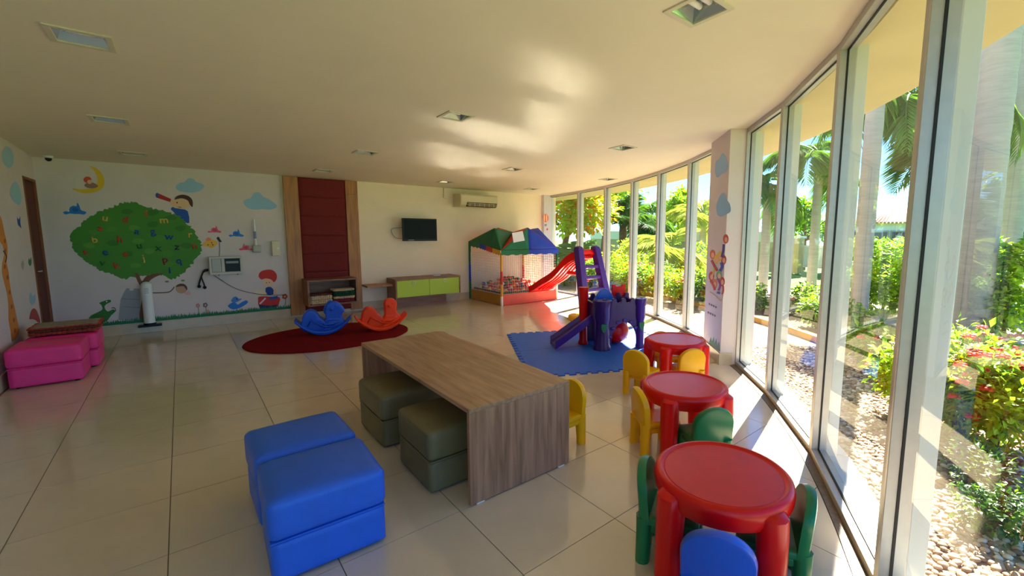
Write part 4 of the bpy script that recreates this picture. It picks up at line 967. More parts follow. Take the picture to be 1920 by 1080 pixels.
# boy with telescope
by = decal('boy_decal', 'decal of a boy in a blue shirt with a red telescope', wallp, 0, 0)
shape(wallp, [(328, 390), (340, 392), (352, 396), (355, 418), (344, 415), (330, 404), (326, 398), (320, 392), (324, 388)], (14, 78, 168), by, 'shirt', 0, 2)
disc(wallp, 342, 380, 17, 12, (228, 186, 142), by, 'face', 1, 18)
shape(wallp, [(327, 374), (331, 368), (342, 365), (354, 368), (361, 376), (361, 388), (356, 384), (352, 376), (342, 372), (333, 373)], (74, 40, 26), by, 'hair', 2, 3)
stroke(wallp, [(294, 366), (320, 376)], (9, 6), (178, 26, 30), by, 'telescope', 3); disc(wallp, 294.5, 366, 3, 4.5, (24, 70, 150), by, 'telescope_lens', 4)
shape(wallp, [(318, 374), (326, 378), (328, 388), (322, 386)], (228, 186, 142), by, 'hand', 2, 2)
disc(wallp, 332, 380, 1.3, 1.6, (20, 16, 14), by, 'eye', 3, 8); stroke(wallp, [(334, 388), (340, 389)], 1.2, (140, 60, 50), by, 'mouth', 3)
# owl on branch
ow_ = decal('owl_decal', 'small brown owl decal on a thin branch beside the trunk', wallp, 0, 0)
stroke(wallp, [(279, 549), (300, 549), (318, 547), (327, 538)], 2.0, (104, 72, 52), ow_, 'branch', 0)
disc(wallp, 340, 541, 11, 9, (196, 150, 118), ow_, 'owl_body', 1); shape(wallp, [(329, 538), (334, 533), (344, 532), (351, 538), (350, 545), (345, 537), (336, 537)], (92, 60, 42), ow_, 'owl_wing', 2, 2)
shape(wallp, [(345, 548), (355, 546), (358, 552), (350, 553)], (224, 170, 160), ow_, 'blossom', 1, 2)
for x, y in ((313, 528), (343, 526)): disc(wallp, x, y, 4, 1.8, (110, 130, 70), ow_, 'leaf', 1, 8)
# tower and dragon
tw = decal('tower_decal', 'grey stone tower decal behind the tree trunk', wallp, 0, 0)
shape(wallp, [(222, 600), (226, 562), (234, 545), (238, 540), (243, 541), (243, 545), (250, 545), (251, 541), (262, 541), (266, 600)], (150, 152, 154), tw, 'tower_wall', 0, 0)
for (a, b) in (((228, 560), (262, 562)), ((232, 575), (263, 577))): stroke(wallp, [a, b], 1.2, (120, 122, 126), tw, 'stone_course', 1)
dg_ = decal('dragon_decal', 'green dragon decal crawling at the foot of the mural', wallp, 0, 0)
shape(wallp, [(166, 600), (170, 592), (182, 586), (192, 580), (190, 572), (186, 568), (196, 564), (206, 562), (208, 566), (200, 570), (196, 576), (202, 584), (212, 580), (216, 584), (208, 592), (200, 602), (184, 606), (172, 605)], (44, 116, 34), dg_, 'dragon_body', 0, 3)
stroke(wallp, [(212, 586), (217, 582), (214, 577), (209, 578)], 1.6, (30, 92, 40), dg_, 'dragon_tail', 1); disc(wallp, 200, 565.5, 1.2, 1.2, (240, 240, 200), dg_, 'eye', 2, 8)
# grass strip
gs = decal('grass_decal', 'strip of green grass decal running along the baseboard', wallp, 0, 0)
top = []; x = 168.0
def gy(x): return 607 - (x - 168) * (607 - 573) / (548 - 168) + 2
while x < 548:
    top += [(x, gy(x) + rng.uniform(-1.5, 1)), (x + 1.4, gy(x) - rng.uniform(3, 7))]; x += rng.uniform(2.4, 3.8)
top.append((548.5, gy(548)))
zb2 = 0.155
P_ = [wallp(a, b, 3) for a, b in top]; bot = [Vector((P_[-1].x, P_[-1].y, zb2)), Vector((P_[0].x, P_[0].y, zb2))]
t = MB(); t.extrude(P_ + bot, (0, -0.001, 0)); t.build('grass_blades', dmat((20, 108, 58)), gs)
# small flowers
def flowers(label, items, plane=wallp):
    f_ = decal('flower_decal', label, plane, 0, 0)
    for (x, y, r_, col, y2) in items:
        stroke(plane, [(x, y), (x + 1.5, (y + y2) / 2), (x, y2)], 1.2, (70, 130, 70), f_, 'stem', 2)
        for k in range(5): disc(plane, x + r_ * 0.6 * math.cos(k * 1.257), y + r_ * 0.6 * math.sin(k * 1.257), r_ * 0.5, r_ * 0.5, col, f_, 'petal', 3, 8)
        disc(plane, x, y, r_ * 0.35, r_ * 0.35, (230, 200, 80), f_, 'flower_centre', 4, 8)
    return f_
flowers('pale pink and violet flower decals growing from the painted grass', [(371, 573, 4, (206, 140, 150), 594), (385, 572, 4.5, (120, 106, 130), 592), (390, 583, 3, (214, 160, 150), 592)])
flowers('red flower decal beside the drumming boy', [(534, 556, 5, (206, 60, 40), 574)])
bl_ = decal('bluebird_decal', 'blue bird decal standing in the painted grass', wallp, 0, 0)
shape(wallp, [(427, 574), (434, 568), (441, 567), (446, 571), (454, 566), (462, 563), (465, 567), (458, 573), (448, 578), (436, 580)], BLUE, bl_, 'body', 0, 3)
shape(wallp, [(433, 565), (437, 558), (443, 556), (448, 560), (454, 560), (447, 565), (440, 567)], (60, 130, 200), bl_, 'head', 1, 3); disc(wallp, 444, 560.5, 1.4, 1.4, (20, 30, 60), bl_, 'eye', 2, 8)
# drummer boy
dm = decal('drummer_decal', 'decal of a red haired child with toys and a book', wallp, 0, 0)
shape(wallp, [(484, 562), (486, 556), (504, 556), (524, 557), (524, 566), (519, 576), (500, 577), (486, 576)], (196, 40, 34), dm, 'toy_car', 1, 2)
shape(wallp, [(498, 540), (508, 538), (514, 546), (512, 552), (500, 552)], (24, 60, 140), dm, 'overalls', 2, 2)
disc(wallp, 503, 529, 10, 8.5, (236, 192, 150), dm, 'face', 1, 16)
shape(wallp, [(485, 518), (488, 510), (498, 506), (510, 506), (518, 513), (519, 522), (514, 529), (508, 524), (498, 522), (490, 524)], (204, 36, 24), dm, 'hair', 3, 3)
shape(wallp, [(477, 547), (488, 543), (498, 547), (500, 553), (488, 554)], (226, 206, 170), dm, 'book', 2, 2); disc(wallp, 516, 548, 3.5, 6, (236, 192, 150), dm, 'arm', 3, 10)
stroke(wallp, [(505, 560), (521, 557)], 5, (30, 80, 160), dm, 'toy_block', 3); stroke(wallp, [(487, 570), (498, 559)], 3, (240, 200, 190), dm, 'drumstick', 4)
shape(wallp, [(486, 570), (494, 572), (508, 573), (520, 571), (519, 578), (487, 579)], (28, 44, 90), dm, 'wheels', 2, 0)
for x, y in ((500, 530), (505, 529.5)): disc(wallp, x, y, 0.9, 1.1, (40, 24, 20), dm, 'eye', 4, 8)
# giraffe and little things on the left wall
gf = decal('giraffe_decal', 'tall orange giraffe decal on the left wall above the pink ottoman', leftp, 0, 0)
shape(leftp, [(-6, 400), (2, 408), (6, 425), (9, 440), (13, 455), (14, 475), (12, 492), (16, 510), (18, 530), (22, 555), (28, 580), (32, 600), (36, 620), (30, 634), (22, 640), (20, 622), (16, 600), (16, 580), (14, 555), (8, 530), (4, 512), (4, 495), (8, 478), (5, 460), (-2, 450), (-8, 430)], (218, 132, 48), gf, 'giraffe_body', 0, 2)
for x, y in ((9, 452), (10, 470), (9, 500), (14, 520), (18, 548), (22, 575), (26, 600), (28, 620)): disc(leftp, x, y, 1.8, 4.5, (170, 84, 34), gf, 'coat_patch', 1, 8)
stroke(leftp, [(6, 470), (12, 480), (10, 492)], 2.0, (90, 60, 40), gf, 'mane', 1)
ms = decal('mushroom_decal', 'small red capped mushroom decal beside the door', leftp, 0, 0)
shape(leftp, [(63, 595), (64, 597), (66, 612), (68, 612), (67, 596)], (222, 214, 196), ms, 'stem', 0, 0); shape(leftp, [(55, 598), (58, 584), (63, 578), (69, 583), (75, 600), (74, 606), (66, 600), (60, 598)], (178, 60, 62), ms, 'cap', 1, 2)
for nm, lb, pts, col in (('butterfly_decal', 'blue butterfly decal on the left wall beside the door', [(32, 407), (35, 412), (38, 406), (38, 418), (40, 428), (36, 424), (33, 420)], (52, 84, 160)),
                         ('leaf_decal', 'tiny green sprig decal on the left wall', [(54, 484), (56, 488), (58, 482), (59, 494), (56, 499), (53, 492)], (74, 130, 74)),
                         ('bud_decal', 'tiny faded pink bud decal on the left wall', [(40, 494), (43, 488), (45, 496), (43, 506), (40, 500)], (180, 160, 140)),
                         ('bluebell_decal', 'tiny pale blue flower decal above the mushroom', [(55, 556), (58, 548), (61, 556), (66, 552), (66, 566), (60, 572), (56, 566)], (150, 186, 206))):
    d_ = decal(nm, lb, leftp, 0, 0); shape(leftp, pts, col, d_, 'cut_out', 0, 2)
# pillar decals
cloud(pillp, [(1341, 312), (1343, 302), (1349, 297), (1352, 290), (1357, 288), (1362, 297), (1365, 310), (1362, 322), (1354, 326), (1345, 333), (1341, 324)], 'light blue cloud decal at the top of the white pillar', (150, 186, 218))
cloud(pillp, [(1343, 388), (1346, 376), (1352, 364), (1358, 363), (1363, 374), (1369, 384), (1370, 396), (1362, 402), (1352, 406), (1345, 402)], 'light blue cloud decal lower on the white pillar', (140, 184, 218))
kd = decal('children_decal', 'colourful decal of children tumbling together on the white pillar', pillp, 0, 0)
for (x, y, col) in ((1361, 448, (206, 60, 40)), (1336, 477, (214, 90, 40)), (1344, 486, (230, 180, 60)), (1350, 480, (226, 180, 40)), (1357, 487, (190, 40, 60)), (1334, 518, (200, 60, 36)), (1348, 516, (110, 170, 90)), (1354, 528, (196, 50, 50)), (1340, 532, (214, 110, 60))):
    disc(pillp, x, y, 5.2, 9, col, kd, 'hair', 0 + 0.06 * (y % 7), 12); disc(pillp, x + 0.5, y + 1.5, 2.8, 5, (232, 176, 140), kd, 'face', 1, 12)
for (pts, col, wd) in (([(1357, 458), (1356, 470), (1353, 482)], (40, 50, 150), 4), ([(1334, 488), (1340, 500), (1345, 508)], (200, 40, 50), 4), ([(1352, 492), (1354, 500), (1350, 508)], (40, 60, 170), 5), ([(1332, 526), (1338, 536), (1340, 544)], (196, 36, 50), 4),
                       ([(1345, 522), (1350, 534), (1347, 545)], (150, 40, 140), 3.5), ([(1356, 536), (1356, 546), (1354, 552)], (206, 60, 60), 3.5), ([(1340, 500), (1338, 510), (1336, 516)], (220, 180, 60), 3), ([(1344, 548), (1350, 550)], (60, 60, 170), 4)):
    stroke(pillp, pts, wd, col, kd, 'clothing', 2)
stroke(pillp, [(1331, 547), (1342, 555), (1352, 564), (1356, 552)], 1.3, (200, 160, 110), kd, 'banner_edge', 1)
hw_ = decal('handwriting', 'two short lines of faint handwriting on the white pillar', pillp, 0, 0, 'writing')
for (x0, y0, n_) in ((1329, 568, 4), (1327, 584, 4)):
    for k in range(n_):
        x, y = x0 + k * 4.0, y0 + k * 2.0; stroke(pillp, [(x, y), (x + 0.8, y + 4), (x + 2, y + 0.5), (x + 2.8, y + 4)], 0.7, (120, 110, 120), hw_, 'pen_stroke', 0)
pg = decal('grass_tuft_decal', 'green grass tuft decal at the foot of the white pillar', pillp, 0, 0)
gp = [(1349, 676)]
for k in range(6): gp += [(1350 + k * 3.0, 670 + k * 0.6), (1351.5 + k * 3.0, 657 + rng.uniform(-3, 4)), (1352.6 + k * 3.0, 670 + k * 0.6)]
gp += [(1368, 674)]
gp = [(min(x, 1357), y) for x, y in gp]
shape(pillp, [(1330, 640), (1333, 632), (1335, 641), (1338, 632), (1340, 644), (1343, 635), (1345, 649), (1348, 640), (1350, 654), (1350, 659), (1330, 644)], (22, 112, 70), pg, 'grass_blades', 0, 0)
# balloon on the corner pilaster
bn = decal('balloon_decal', 'orange striped hot air balloon decal on the corner pilaster', pilp, 0, 0)
disc(pilp, 1023, 409, 5.5, 8, (224, 112, 66), bn, 'envelope', 0, 16)
for x in (1020.5, 1025): disc(pilp, x, 409, 1.0, 7, (240, 200, 170), bn, 'stripe', 1, 10)
shape(pilp, [(1021, 420), (1025, 420), (1025, 424), (1021, 424)], (150, 130, 140), bn, 'basket', 0, 0); disc(pilp, 1026, 430, 1.8, 2.2, (220, 70, 80), bn, 'heart', 0, 8)
# ------------------------------------------------------------------ things fixed to the mural wall
eq = empty('equipment_box', (0, 0, 0)); tag(eq, 'white wall box with a dark open window and dangling black plugs', 'equipment box')
a, b = oy(391, 482, 8.86), oy(456, 513, 8.86)
t = MB(); x0, x1, z1, z0 = a.x, b.x, a.z, b.z
fy = 8.86
def bxp(nm, ax, bx, az, bz, y0, y1, mt, bev=0.003): t = MB(); t.box(ax, bx, y0, y1, az, bz); return t.build(nm, mt, eq, bevel=bev)
M_ew = mat('enamel_white', (196, 190, 178), 0.4, var=0.06)
bxp('rear_shell', x0, x1, z0, z1, 8.9, YW - 0.006, M_ew)
bxp('frame_rail', x0, x1, z1 - 0.03, z1, fy, 8.8995, M_ew); bxp('frame_rail', x0, x1, z0, z0 + 0.04, fy, 8.8995, M_ew)
mid = x0 + (x1 - x0) * 0.36
for (p_, q_) in ((x0, x0 + 0.03), (mid, mid + 0.04), (x1 - 0.03, x1)): bxp('frame_stile', p_, q_, z0 + 0.041, z1 - 0.031, fy, 8.8995, M_ew)
bxp('small_door', x0 + 0.034, mid - 0.004, z0 + 0.045, z1 - 0.035, fy + 0.006, 8.89, mat('pale_grey', (176, 174, 166), 0.4))
bxp('dark_window', mid + 0.042, x1 - 0.032, z0 + 0.043, z1 - 0.033, fy + 0.02, 8.8995, M_black, 0)
bxp('rack_unit', mid + 0.06, x1 - 0.05, z1 - 0.11, z1 - 0.075, fy + 0.008, fy + 0.02, M_grey, 0)
for x in (x0 + 0.1, x1 - 0.08): bxp('latch', x, x + 0.02, z0 - 0.012, z0, fy + 0.02, fy + 0.04, M_black, 0)
def wire(pts, r, nm='cable', y=8.95):
    t = MB(); t.tube(spl([oy(p[0], p[1], y) for p in pts], 5, False), r, 6); return t.build(nm, M_black, eq, smooth=True)
wire([(391, 505), (383, 507), (378, 517), (374, 530), (373, 536)], 0.012); wire([(391, 507), (381, 511), (378, 520), (382, 531), (384, 538)], 0.01)
for p in ((373.5, 537), (384, 539)):
    q_ = oy(p[0], p[1], 8.95); t = MB(); t.sphere(q_, (0.024, 0.02, 0.026), 10, 7); t.build('plug', M_black, eq, smooth=True)
wire([(393, 510), (410, 522), (440, 540), (470, 549), (500, 553), (538, 553)], 0.004, 'thin_cable', 8.985)
wire([(411, 452), (412, 466), (411, 482)], 0.003, 'thin_cable', 8.985)
sp_ = empty('soap_dispenser', (0, 0, 0)); tag(sp_, 'pale wall dispenser with a tall neck between the birds and the switch box', 'dispenser')
a = oy(482, 470, 8.93)
t = MB(); t.rbox((a.x, 8.945, a.z - 0.03), (0.12, 0.09, 0.12), 0.02, n=4); t.build('tray', mat('dispenser_grey', (170, 172, 160), 0.4), sp_, smooth=True)
t = MB(); t.lathe([(0.018, 0.08), (0.024, 0.1), (0.016, 0.14), (0.016, 0.4), (0.012, 0.44), (0.01, 0.52)], 12, (a.x - 0.01, 8.955, a.z)); t.build('neck', M_white, sp_, smooth='auto')
t = MB(); t.lathe([(0.019, 0.2), (0.019, 0.32)], 12, (a.x - 0.01, 8.955, a.z)); t.build('blue_label', mat('label_blue', (130, 140, 180), 0.5), sp_)
sw = empty('switch_box', (0, 0, 0)); tag(sw, 'beige switch box on the mural wall beside the wood board', 'switch')
a, b = oy(509, 452, 8.93), oy(526, 480, 8.93)
t = MB(); t.box(a.x, b.x, 8.93, YW - 0.005, b.z, a.z); t.build('housing', M_beige, sw, bevel=0.008)
t = MB(); t.rbox(((a.x + b.x) / 2 + 0.02, 8.928, (a.z + b.z) / 2 - 0.02), (0.045, 0.012, 0.04), 0.005, n=2); t.build('rocker_switch', M_white, sw, smooth=True)
# white pipe cover standing in front of the painted trunk
wp = empty('white_pipe', (-0.435, 8.915, 0.0)); tag(wp, 'white plastic pipe with a black foot in front of the painted trunk', 'pipe')
t = MB(); t.lathe([(0.062, 0.13), (0.062, 0.70), (0.058, 0.735), (0.03, 0.76), (0.005, 0.765)], 20); t.build('tube', M_white, wp, smooth='auto')
t = MB(); t.box(-0.13, 0.13, -0.06, 0.06, 0.098, 0.125); t.build('foot_plate', M_black, wp, bevel=0.006)
t = MB(); t.lathe([(0.07, 0.12), (0.07, 0.15), (0.06, 0.155)], 18); t.build('collar', M_black, wp)
for k in range(4):
    t = MB(); t.rbox((0.0, -0.0615, 0.6 + 0.022 * k), (0.05 - 0.006 * (k % 2), 0.004, 0.008), 0.001, n=1); t.build('print_line', M_grey, wp)
# ================================================================== OUTDOORS
M_soil = mat('soil', (92, 70, 50), 0.95, var=0.3, scale=12, bump=0.5, bscale=60)
M_lawn = mat('lawn', (92, 134, 42), 0.95, var=0.25, scale=6, bump=0.5, bscale=120)
M_pave = mat('pale_paving', (196, 186, 168), 0.85, var=0.1, scale=4)
M_kerb = mat('ochre_kerb', (190, 138, 40), 0.8, var=0.15, scale=6)
M_gravb = mat('gravel_base', (150, 128, 104), 0.95, var=0.35, scale=45, bump=0.8, bscale=70)
M_trunk = mat('palm_bark', (176, 168, 152), 0.9, var=0.1, scale=4, bump=0.4, bscale=30, stretch=(1, 1, 8))
M_bark = mat('tree_bark', (104, 80, 58), 0.9, var=0.3, scale=8, bump=0.6, bscale=30)
def leafm(name, col, tr=0.45): return mat(name, col, 0.45, var=0.3, scale=3.0, trans=tr, spec=0.35)
L_yel = leafm('leaf_yellow_green', (160, 168, 26), 0.5); L_org = leafm('leaf_orange', (204, 118, 34), 0.5); L_mid = leafm('leaf_mid', (96, 138, 36)); L_lime = leafm('leaf_lime', (156, 190, 48), 0.5)
L_dark = leafm('leaf_dark', (44, 84, 34), 0.3); L_palm = leafm('leaf_palm', (92, 132, 54), 0.4); L_palmy = leafm('leaf_palm_yellow', (168, 178, 84), 0.45)
F_red = mat('flower_red', (222, 66, 40), 0.6, trans=0.3); F_pink = mat('flower_pink', (222, 120, 130), 0.6, trans=0.3); F_yel = mat('flower_yellow', (240, 186, 50), 0.6, trans=0.3)
GZ = -0.07
def sector(name, r0, r1, a0, a1, z0, z1, mt, n=60):
    t = MB()
    for i in range(n):
        a, b = a0 + (a1 - a0) * i / n, a0 + (a1 - a0) * (i + 1) / n
        t.hexa([rp(r0, a, z0), rp(r1, a, z0), rp(r1, b, z0), rp(r0, b, z0)], [rp(r0, a, z1), rp(r1, a, z1), rp(r1, b, z1), rp(r0, b, z1)])
    return struct(t.build(name, mt))
t = MB(); t.extrude([(90 * math.cos(k * math.pi / 20), 90 * math.sin(k * math.pi / 20), -0.3) for k in range(40)], (0, 0, 0.06)); struct(t.build('ground', M_lawn))
grav = sector('gravel_bed', AR + 0.2, 11.2, -100, 24, -0.25, GZ, M_gravb)
sector('kerb', 11.2, 11.32, -38, 24, -0.25, GZ + 0.09, M_kerb)
sector('planting_bed', 11.32, 12.9, -38, 24, -0.25, GZ + 0.02, M_soil)
sector('planting_bed_near', 11.2, 13.4, -100, -38, -0.25, GZ + 0.02, M_soil)
sector('garden_path', 13.4, 15.6, -60, 24, -0.25, GZ + 0.01, M_pave)
# pebbles: the nearest as pieces of the bed, the rest as loose gravel
rng = random.Random(21)
PM = [mat('pebble_%d' % k, c, 0.7, var=0.1) for k, c in enumerate([(196, 176, 148), (168, 140, 112), (214, 202, 184), (140, 112, 88), (182, 150, 118)])]
def pebble_geo(rg_):
    t = MB(); t.sphere((0, 0, 0), (1, 0.72 + 0.2 * rg_.random(), 0.45), 7, 4); return t
pm_me = []
for k in range(5):
    o = pebble_geo(rng).build('pebble', PM[k], grav, smooth=True); pm_me.append(o.data); bpy.data.objects.remove(o, do_unlink=True)
pts = []
for k in range(40000):
    a = rng.uniform(-80, -36); r_ = rng.uniform(AR + 0.22, 11.18); p = rp(r_, a); pts.append(p)
fr = []
def vis(p):
    c = [sum(RW[i][j] * (p[j] - (H if j == 2 else 0)) for j in range(3)) for i in range(3)]
    if c[2] <= 0.1: return None
    x, y = CX + FPX * c[0] / c[2], CY + FPX * c[1] / c[2]
    return (x, y, c[2]) if -20 < x < 1950 and -20 < y < 1100 else None
cand = sorted([p for p in pts[:14000] if vis(p)], key=lambda p: p.length)
near = []; grid = {}
def ok(p, dmin):
    k = (int(p.x / 0.05), int(p.y / 0.05))
    for i in (-1, 0, 1):
        for j in (-1, 0, 1):
            for q_ in grid.get((k[0] + i, k[1] + j), ()):
                if (p - q_).length < dmin: return False
    grid.setdefault(k, []).append(p); return True
for p in cand:
    if not ok(p, 0.034): continue
    o = bpy.data.objects.new('pebble', rng.choice(pm_me)); C.objects.link(o); o.parent = grav
    s_ = rng.uniform(0.018, 0.03); o.scale = (s_, s_, s_); o.rotation_euler = (rng.uniform(-.4, .4), rng.uniform(-.4, .4), rng.uniform(0, 6.3)); o.location = (p.x, p.y, GZ + 0.008)
    near.append(p)
    if len(near) >= 290: break
allv = [[] for _ in range(5)]; allf = [[] for _ in range(5)]
base = [pebble_geo(rng) for _ in range(4)]
cnt = 0
for p in pts:
    if cnt > 13000: break
    if not ok(p, 0.03): continue
    k = rng.randrange(5); b = rng.choice(base); s_ = rng.uniform(0.016, 0.032); rz = rng.uniform(0, 6.3); c, sn = math.cos(rz) * s_, math.sin(rz) * s_; o0 = len(allv[k])
    allv[k] += [(p.x + x * c - y * sn, p.y + x * sn + y * c, GZ + 0.006 + z * s_) for x, y, z in b.v]; allf[k] += [tuple(i + o0 for i in f_) for f_ in b.f]; cnt += 1
for k in range(5):
    me = bpy.data.meshes.new('loose_gravel'); me.from_pydata(allv[k], [], allf[k]); me.materials.append(PM[k]); o = bpy.data.objects.new('loose_gravel', me); C.objects.link(o); o.parent = grav; o['kind'] = 'stuff'
    me.polygons.foreach_set('use_smooth', [True] * len(me.polygons))
# ------------------------------------------------------------------ plants
def leaves(name, mt, parent, gen, n, size, rg_, asp=0.45, fold=0.25, flat=0.35):
    """n folded leaves (4 triangles each) at points from gen()"""
    vs, fs = [], []
    for _ in range(n):
        p, out = gen()
        d = Vector((rg_.gauss(0, 1), rg_.gauss(0, 1), rg_.gauss(0, flat))) + out * 0.9
        d.normalize(); up = Vector((rg_.gauss(0, 0.5), rg_.gauss(0, 0.5), 1)); sd_ = d.cross(up)
        if sd_.length < 1e-3: continue
        sd_.normalize(); nn = sd_.cross(d); s_ = size * rg_.uniform(0.6, 1.25); o = len(vs)
        a = p; b = p + d * s_ * 0.5; e = p + d * s_ - nn * s_ * 0.12
        vs += [a, b + sd_ * s_ * asp * 0.5 + nn * s_ * fold * 0.3, b, b - sd_ * s_ * asp * 0.5 + nn * s_ * fold * 0.3, e]
        fs += [(o, o + 1, o + 2), (o, o + 2, o + 3), (o + 1, o + 4, o + 2), (o + 2, o + 4, o + 3)]
    me = bpy.data.meshes.new(name); me.from_pydata([tuple(v) for v in vs], [], fs); me.materials.append(mt)
    o = bpy.data.objects.new(name, me); C.objects.link(o); o.parent = parent; o['kind'] = 'stuff'; return o
def blob_gen(rg_, blobs, shell=0.55):
    wts = [b[1] ** 2 for b in blobs]
    def g():
        c, r_ = rg_.choices(blobs, wts)[0]; d = Vector((rg_.gauss(0, 1), rg_.gauss(0, 1), rg_.gauss(0, 1))).normalized()
        return c + d * r_ * (shell + (1 - shell) * rg_.random()), d
    return g
def tree(name, label, base, h_trunk, crown, mts, n, size, seed, lean=(0, 0), r=0.12, group='garden trees', branches=7, asp=0.5):
    rg_ = random.Random(seed); rt = empty(name, base); tag(rt, label, 'tree', group)
    top = Vector((lean[0], lean[1], h_trunk)); t = MB(); t.tube(spl([Vector((0, 0, -0.15)), Vector((lean[0] * .3, lean[1] * .3, h_trunk * .5)), top], 4, False), [r * (1 - 0.05 * k) for k in range(9)], 8); t.build('trunk', M_bark, rt, smooth=True)
    blobs = []
    cr_c, cr_r = Vector(crown[0]), Vector(crown[1])
    for k in range(branches + 6):
        d = Vector((rg_.gauss(0, 1), rg_.gauss(0, 1), rg_.gauss(0, 1))).normalized(); q_ = cr_c + Vector((d.x * cr_r.x, d.y * cr_r.y, d.z * cr_r.z)) * rg_.uniform(0.35, 0.8)
        blobs.append((q_, min(cr_r) * rg_.uniform(0.3, 0.5)))
        if k < branches:
            t = MB(); t.tube([top * 0.92, (top + q_) / 2 + Vector((0, 0, 0.1)), q_], [r * .5, r * .3, r * .1], 6); t.build('branch', M_bark, rt, smooth=True)
    tot = sum(w_ for _, w_ in mts)
    for m_, w_ in mts: leaves('foliage', m_, rt, blob_gen(rg_, blobs, 0.3), int(n * w_ / tot), size, rg_, asp)
    return rt
FROND = {}
def frond_mesh(L_, m_, seed, droop=1.0, leaflets=34, wd=0.34):
    key = (L_, m_.name, seed, droop, wd)
    if key in FROND: return FROND[key]
    rg_ = random.Random(seed); pts = []; n = 12
    for k in range(n + 1):
        u = k / n; pts.append(Vector((L_ * (u - 0.18 * droop * u ** 3), 0, L_ * (0.42 * u - 0.72 * droop * u * u))))
    t = MB(); t.tube(pts, [0.022 * (1 - 0.85 * k / n) for k in range(n + 1)], 4)
    vs, fs = list(t.v), list(t.f)
    def at(u):
        f_ = u * n; i = min(n - 1, int(f_)); return pts[i].lerp(pts[i + 1], f_ - i), (pts[i + 1] - pts[i]).normalized()
    for k in range(leaflets):
        u = 0.12 + 0.87 * k / leaflets; p, d = at(u); ln = L_ * wd * math.sin(math.pi * (0.12 + 0.84 * u)) * rg_.uniform(.85, 1.1)
        for s_ in (-1, 1):
            dr = (Vector((0, s_, 0)) * 0.85 + d * 0.55 + Vector((0, 0, rg_.uniform(-0.35, 0.1) - 0.25 * droop))).normalized()
            e = p + dr * ln + Vector((0, 0, -ln * 0.22 * droop)); mid = p + dr * ln * 0.5; w_ = ln * 0.055 + 0.008; up = d
            o = len(vs); vs += [p, mid + up * w_, e, mid - up * w_]; fs += [(o, o + 1, o + 2), (o, o + 2, o + 3)]
    me = bpy.data.meshes.new('frond'); me.from_pydata([tuple(v) for v in vs], [], fs); me.materials.append(m_); FROND[key] = me; return me
def palm(name, label, base, h_, r, L_, nf, m_, seed, droop=1.0, group='garden palms', trunk_m=None, bend=(0, 0), elev=(-25, 65), shaft=False, wd=0.34):
    rg_ = random.Random(seed); rt = empty(name, base); tag(rt, label, 'palm tree', group)
    top = Vector((bend[0], bend[1], h_)); t = MB(); n = max(4, int(h_ / 0.22)); P_ = []; Rr = []
    for k in range(n + 1):
        u = k / n; P_.append(Vector((bend[0] * u * u, bend[1] * u * u, -0.2 + (h_ + 0.2) * u))); Rr.append(r * (1.12 - 0.25 * u) * (1 + (0.035 if k % 2 else -0.01)))
    t.tube(P_, Rr, 16); t.build('trunk', trunk_m or M_trunk, rt, smooth=True)
    if shaft:
        t = MB(); t.tube([top, top + Vector((0, 0, 0.5)), top + Vector((0, 0, 1.1))], [r * .9, r * .85, r * .4], 14); t.build('crownshaft', mat('crownshaft_green', (110, 140, 60), 0.5), rt, smooth=True); top = top + Vector((0, 0, 1.0))
    for k in range(nf):
        o = bpy.data.objects.new('frond', frond_mesh(L_, m_, seed * 3 + k % 3, droop, wd=wd)); C.objects.link(o); o.parent = rt; o.location = top
        el = math.radians(elev[0] + (elev[1] - elev[0]) * ((k * 0.618) % 1)); o.rotation_euler = (rg_.uniform(-.25, .25), -el + 0.35, 2.399 * k + rg_.uniform(-.2, .2)); s_ = rg_.uniform(.85, 1.1); o.scale = (s_, s_, s_)
    return rt
def shrub(name, label, base, h_, rad, mts, n, size, seed, flower=None, nfl=0, fsz=0.05, group='garden shrubs', asp=0.5):
    rg_ = random.Random(seed); rt = empty(name, base); tag(rt, label, 'shrub', group); blobs = []
    t = MB()
    for k in range(7):
        a = rg_.uniform(0, 6.28); q_ = Vector((rad * 0.6 * math.cos(a) * rg_.random(), rad * 0.6 * math.sin(a) * rg_.random(), h_ * rg_.uniform(0.45, 0.8))); blobs.append((q_, rad * rg_.uniform(0.35, 0.55)))
        t.tube([(0, 0, -0.05), q_ * 0.5, q_], [0.018, 0.012, 0.006], 5)
    t.build('stems', M_bark, rt); blobs.append((Vector((0, 0, h_ * 0.4)), rad * 0.6))
    tot = sum(w_ for _, w_ in mts)
    for m_, w_ in mts: leaves('foliage', m_, rt, blob_gen(rg_, blobs, 0.35), int(n * w_ / tot), size, rg_, asp)
    if flower:
        g = blob_gen(rg_, [(c, r_ * 1.08) for c, r_ in blobs], 0.92); made = 0
        while made < nfl:
            p, d = g()
            if d.z < -0.05: continue
            t = MB()
            for q_ in range(6):
                a = q_ * 1.047; t.sphere(p + Vector((fsz * .5 * math.cos(a), fsz * .5 * math.sin(a), 0.01 * (q_ % 2))), (fsz * .34, fsz * .34, fsz * .2), 6, 4)
            t.sphere(p + Vector((0, 0, 0.012)), (fsz * .35, fsz * .35, fsz * .25), 6, 4); t.build('flower_head', flower, rt, smooth=True); made += 1
    return rt
